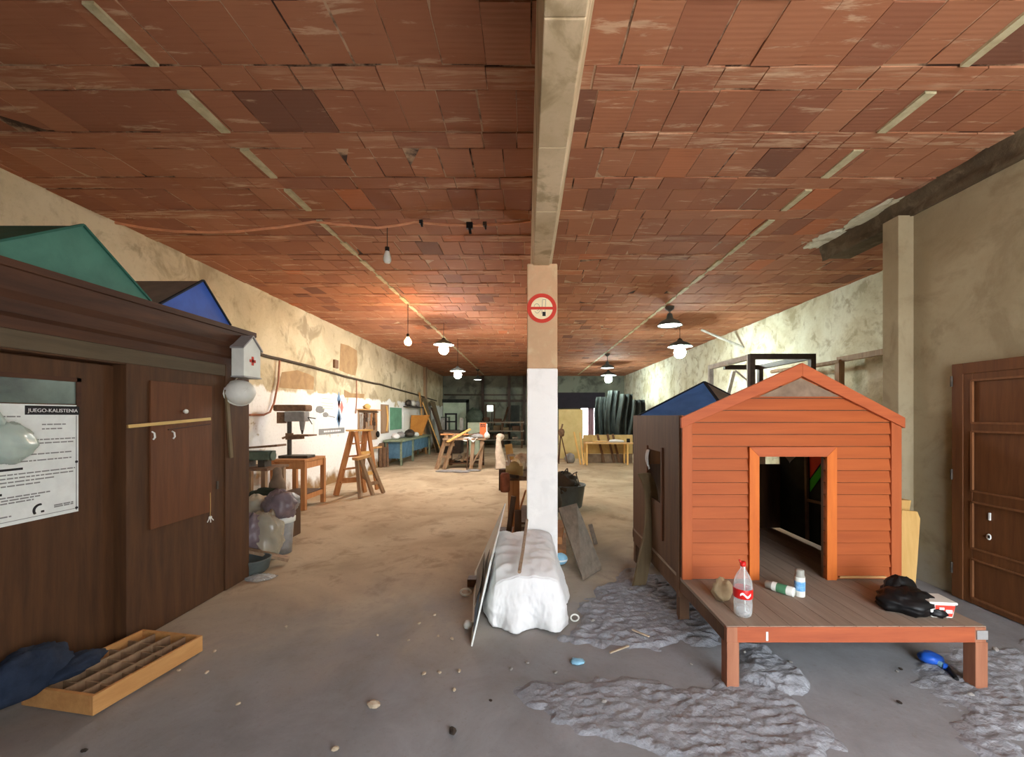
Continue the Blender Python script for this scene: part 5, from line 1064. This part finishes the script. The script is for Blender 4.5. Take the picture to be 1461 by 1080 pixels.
def crust():
    polys = [[tuple(FL(x, y)[:2]) for x, y in p] for p in POLY]; mb = MB(); st = .014
    x0, x1, y0, y1 = -.35, 3.7, 1.72, 4.2; nx, ny = int((x1-x0)/st), int((y1-y0)/st); hz = {}
    for j in range(ny+1):
        for i in range(nx+1):
            x, y = x0+i*st, y0+j*st; best = -1; hh = .03
            for p, hgt in zip(polys, HS):
                d = sdist(x, y, p)
                if d > best: best = d; hh = hgt
            v = Vector((x, y, 0)); e = best+.10*noise.noise(v*4)+.06*noise.noise(v*11)
            if e < -.03: continue
            k = max(0, min(1, e/.07)); r = 1-abs(noise.noise(Vector((x*6+y*5, y*17-x*3, 1))))*1.7; r2 = noise.noise(Vector((x*20, y*34, 0))); r3 = noise.noise(Vector((x*44, y*60, 2)))
            hz[(i, j)] = -.012+k*(hh*(.5+.5*r)+.010*r2+.007*r3+.004)
    idx = {}; vs = []
    for k, z in hz.items(): idx[k] = len(vs); vs.append((x0+k[0]*st, y0+k[1]*st, z))
    fs = [(idx[(i, j)], idx[(i+1, j)], idx[(i+1, j+1)], idx[(i, j+1)]) for (i, j) in hz if (i+1, j) in idx and (i, j+1) in idx and (i+1, j+1) in idx]
    mb.add(vs, fs, 0, True); tag(mb.build('dirt_crust', 'dirt', None), 'crumbling grey dirt and mortar crust on the floor around the deck', 'dirt', kind='stuff')
crust()
CH = [(533, 1008, 2, 0), (646, 1045, 1.4, 1), (605, 962, .9, 0), (627, 960, .8, 0), (655, 958, .9, 0), (648, 985, .8, 0), (598, 890, .8, 0), (620, 878, .9, 0), (645, 912, .9, 0), (625, 908, .7, 0), (538, 907, .8, 0), (583, 914, .6, 0), (478, 1070, 1, 0),
      (752, 946, .8, 2), (729, 955, .8, 2), (793, 960, .7, 2), (828, 945, .9, 2), (862, 1010, .9, 2), (757, 868, .7, 2), (846, 892, 1, 2), (740, 888, .6, 2), (306, 930, .8, 0), (255, 957, .8, 0), (295, 960, .8, 0), (408, 895, .8, 0), (340, 1005, .7, 0), (120, 1072, .8, 1), (700, 1000, .6, 1), (1128, 945, .7, 2), (1285, 955, .7, 1), (1280, 958, .6, 2), (1283, 1003, .8, 1), (1420, 935, 1.4, 2), (1385, 1000, .9, 2), (1100, 955, .8, 2), (1062, 938, .8, 2), (900, 846, .7, 2), (940, 858, .7, 2), (924, 882, .7, 2), (858, 852, .6, 2), (986, 948, .6, 2)]
for k, (x, y, s, m) in enumerate(CH):
    c = FL(x, y); inrub = any(pip(x, y, p) for p in POLY); mb = MB(); mb.M = Matrix.Translation(c+Vector((0, 0, .032 if inrub else 0))) @ Matrix.Rotation(R.random()*3, 4, 'Z')
    mb.blob((0, 0, .006*s), (.017*s, .011*s, .008*s), .4, 2, k, 10, 7, flat=-.002, sm=False)
    tag(mb.build('debris_chip', ('chip_pale', 'chip_dark', 'chip_grey')[m], None), ('small pale chip lying loose on the dusty floor', 'small dark lump lying loose on the dusty floor', 'small grey stone lying loose in the grey dirt')[m], ('chip', 'lump', 'stone')[m], ('pale chips on the floor', 'dark lumps on the floor', 'grey stones on the floor')[m])
for k, (a, b, lb) in enumerate((((870, 933), (897, 923), 'short pale splinter on the floor in front of the column'), ((902, 906), (926, 917), 'pale splinter lying on the grey dirt left of the deck'))):
    mb = MB(); mb.bar(FL(*a)+Vector((0, 0, .03*k+.008)), FL(*b)+Vector((0, 0, .035*k+.008)), .012, .008); tag(mb.build('wood_splinter', 'chip_pale', None), lb, 'splinter')
c = FL(824, 946); mb = MB(); mb.blob(c+Vector((0, 0, .01)), (.04, .03, .015), .5, 3, 3, 18, 10, flat=.001); tag(mb.build('plastic_scrap', 'sky_blue', None), 'crumpled pale blue plastic scrap on the floor before the column', 'scrap')

# ================================================================= LIGHT, CAMERA
w = bpy.data.worlds.new('sky'); scene.world = w; w.use_nodes = True; n = w.node_tree; n.nodes.clear()
out = n.nodes.new('ShaderNodeOutputWorld'); bg = n.nodes.new('ShaderNodeBackground'); n.links.new(bg.outputs[0], out.inputs[0])
tc = n.nodes.new('ShaderNodeTexCoord'); sp = n.nodes.new('ShaderNodeSeparateXYZ'); n.links.new(tc.outputs['Generated'], sp.inputs[0])
mr = n.nodes.new('ShaderNodeMapRange'); mr.inputs[1].default_value = -1; mr.inputs[2].default_value = 1; n.links.new(sp.outputs[2], mr.inputs[0])
rp = n.nodes.new('ShaderNodeValToRGB'); e = rp.color_ramp.elements; e[0].position = .47; e[0].color = (.80, .78, .76, 1); e[1].position = .53; e[1].color = (.86, .93, 1.0, 1); n.links.new(mr.outputs[0], rp.inputs[0])
n.links.new(rp.outputs[0], bg.inputs[0]); bg.inputs[1].default_value = 14.5
cam = bpy.data.cameras.new('camera'); co = bpy.data.objects.new('camera', cam); COL.objects.link(co)
co.location = (0, 0, H); co.rotation_euler = (PI/2, 0, 0); cam.sensor_width = 36; cam.sensor_fit = 'HORIZONTAL'
cam.lens = FPX/1461*36; cam.shift_x = (730.5-VX)/1461; cam.shift_y = (VY-540)/1461; cam.clip_start = .05
scene.camera = co
scene.view_settings.view_transform = 'Standard'; scene.view_settings.look = 'None'; scene.view_settings.gamma = 1; scene.view_settings.exposure = 0.0
scene.cycles.use_denoising = True; scene.cycles.sample_clamp_indirect = 6
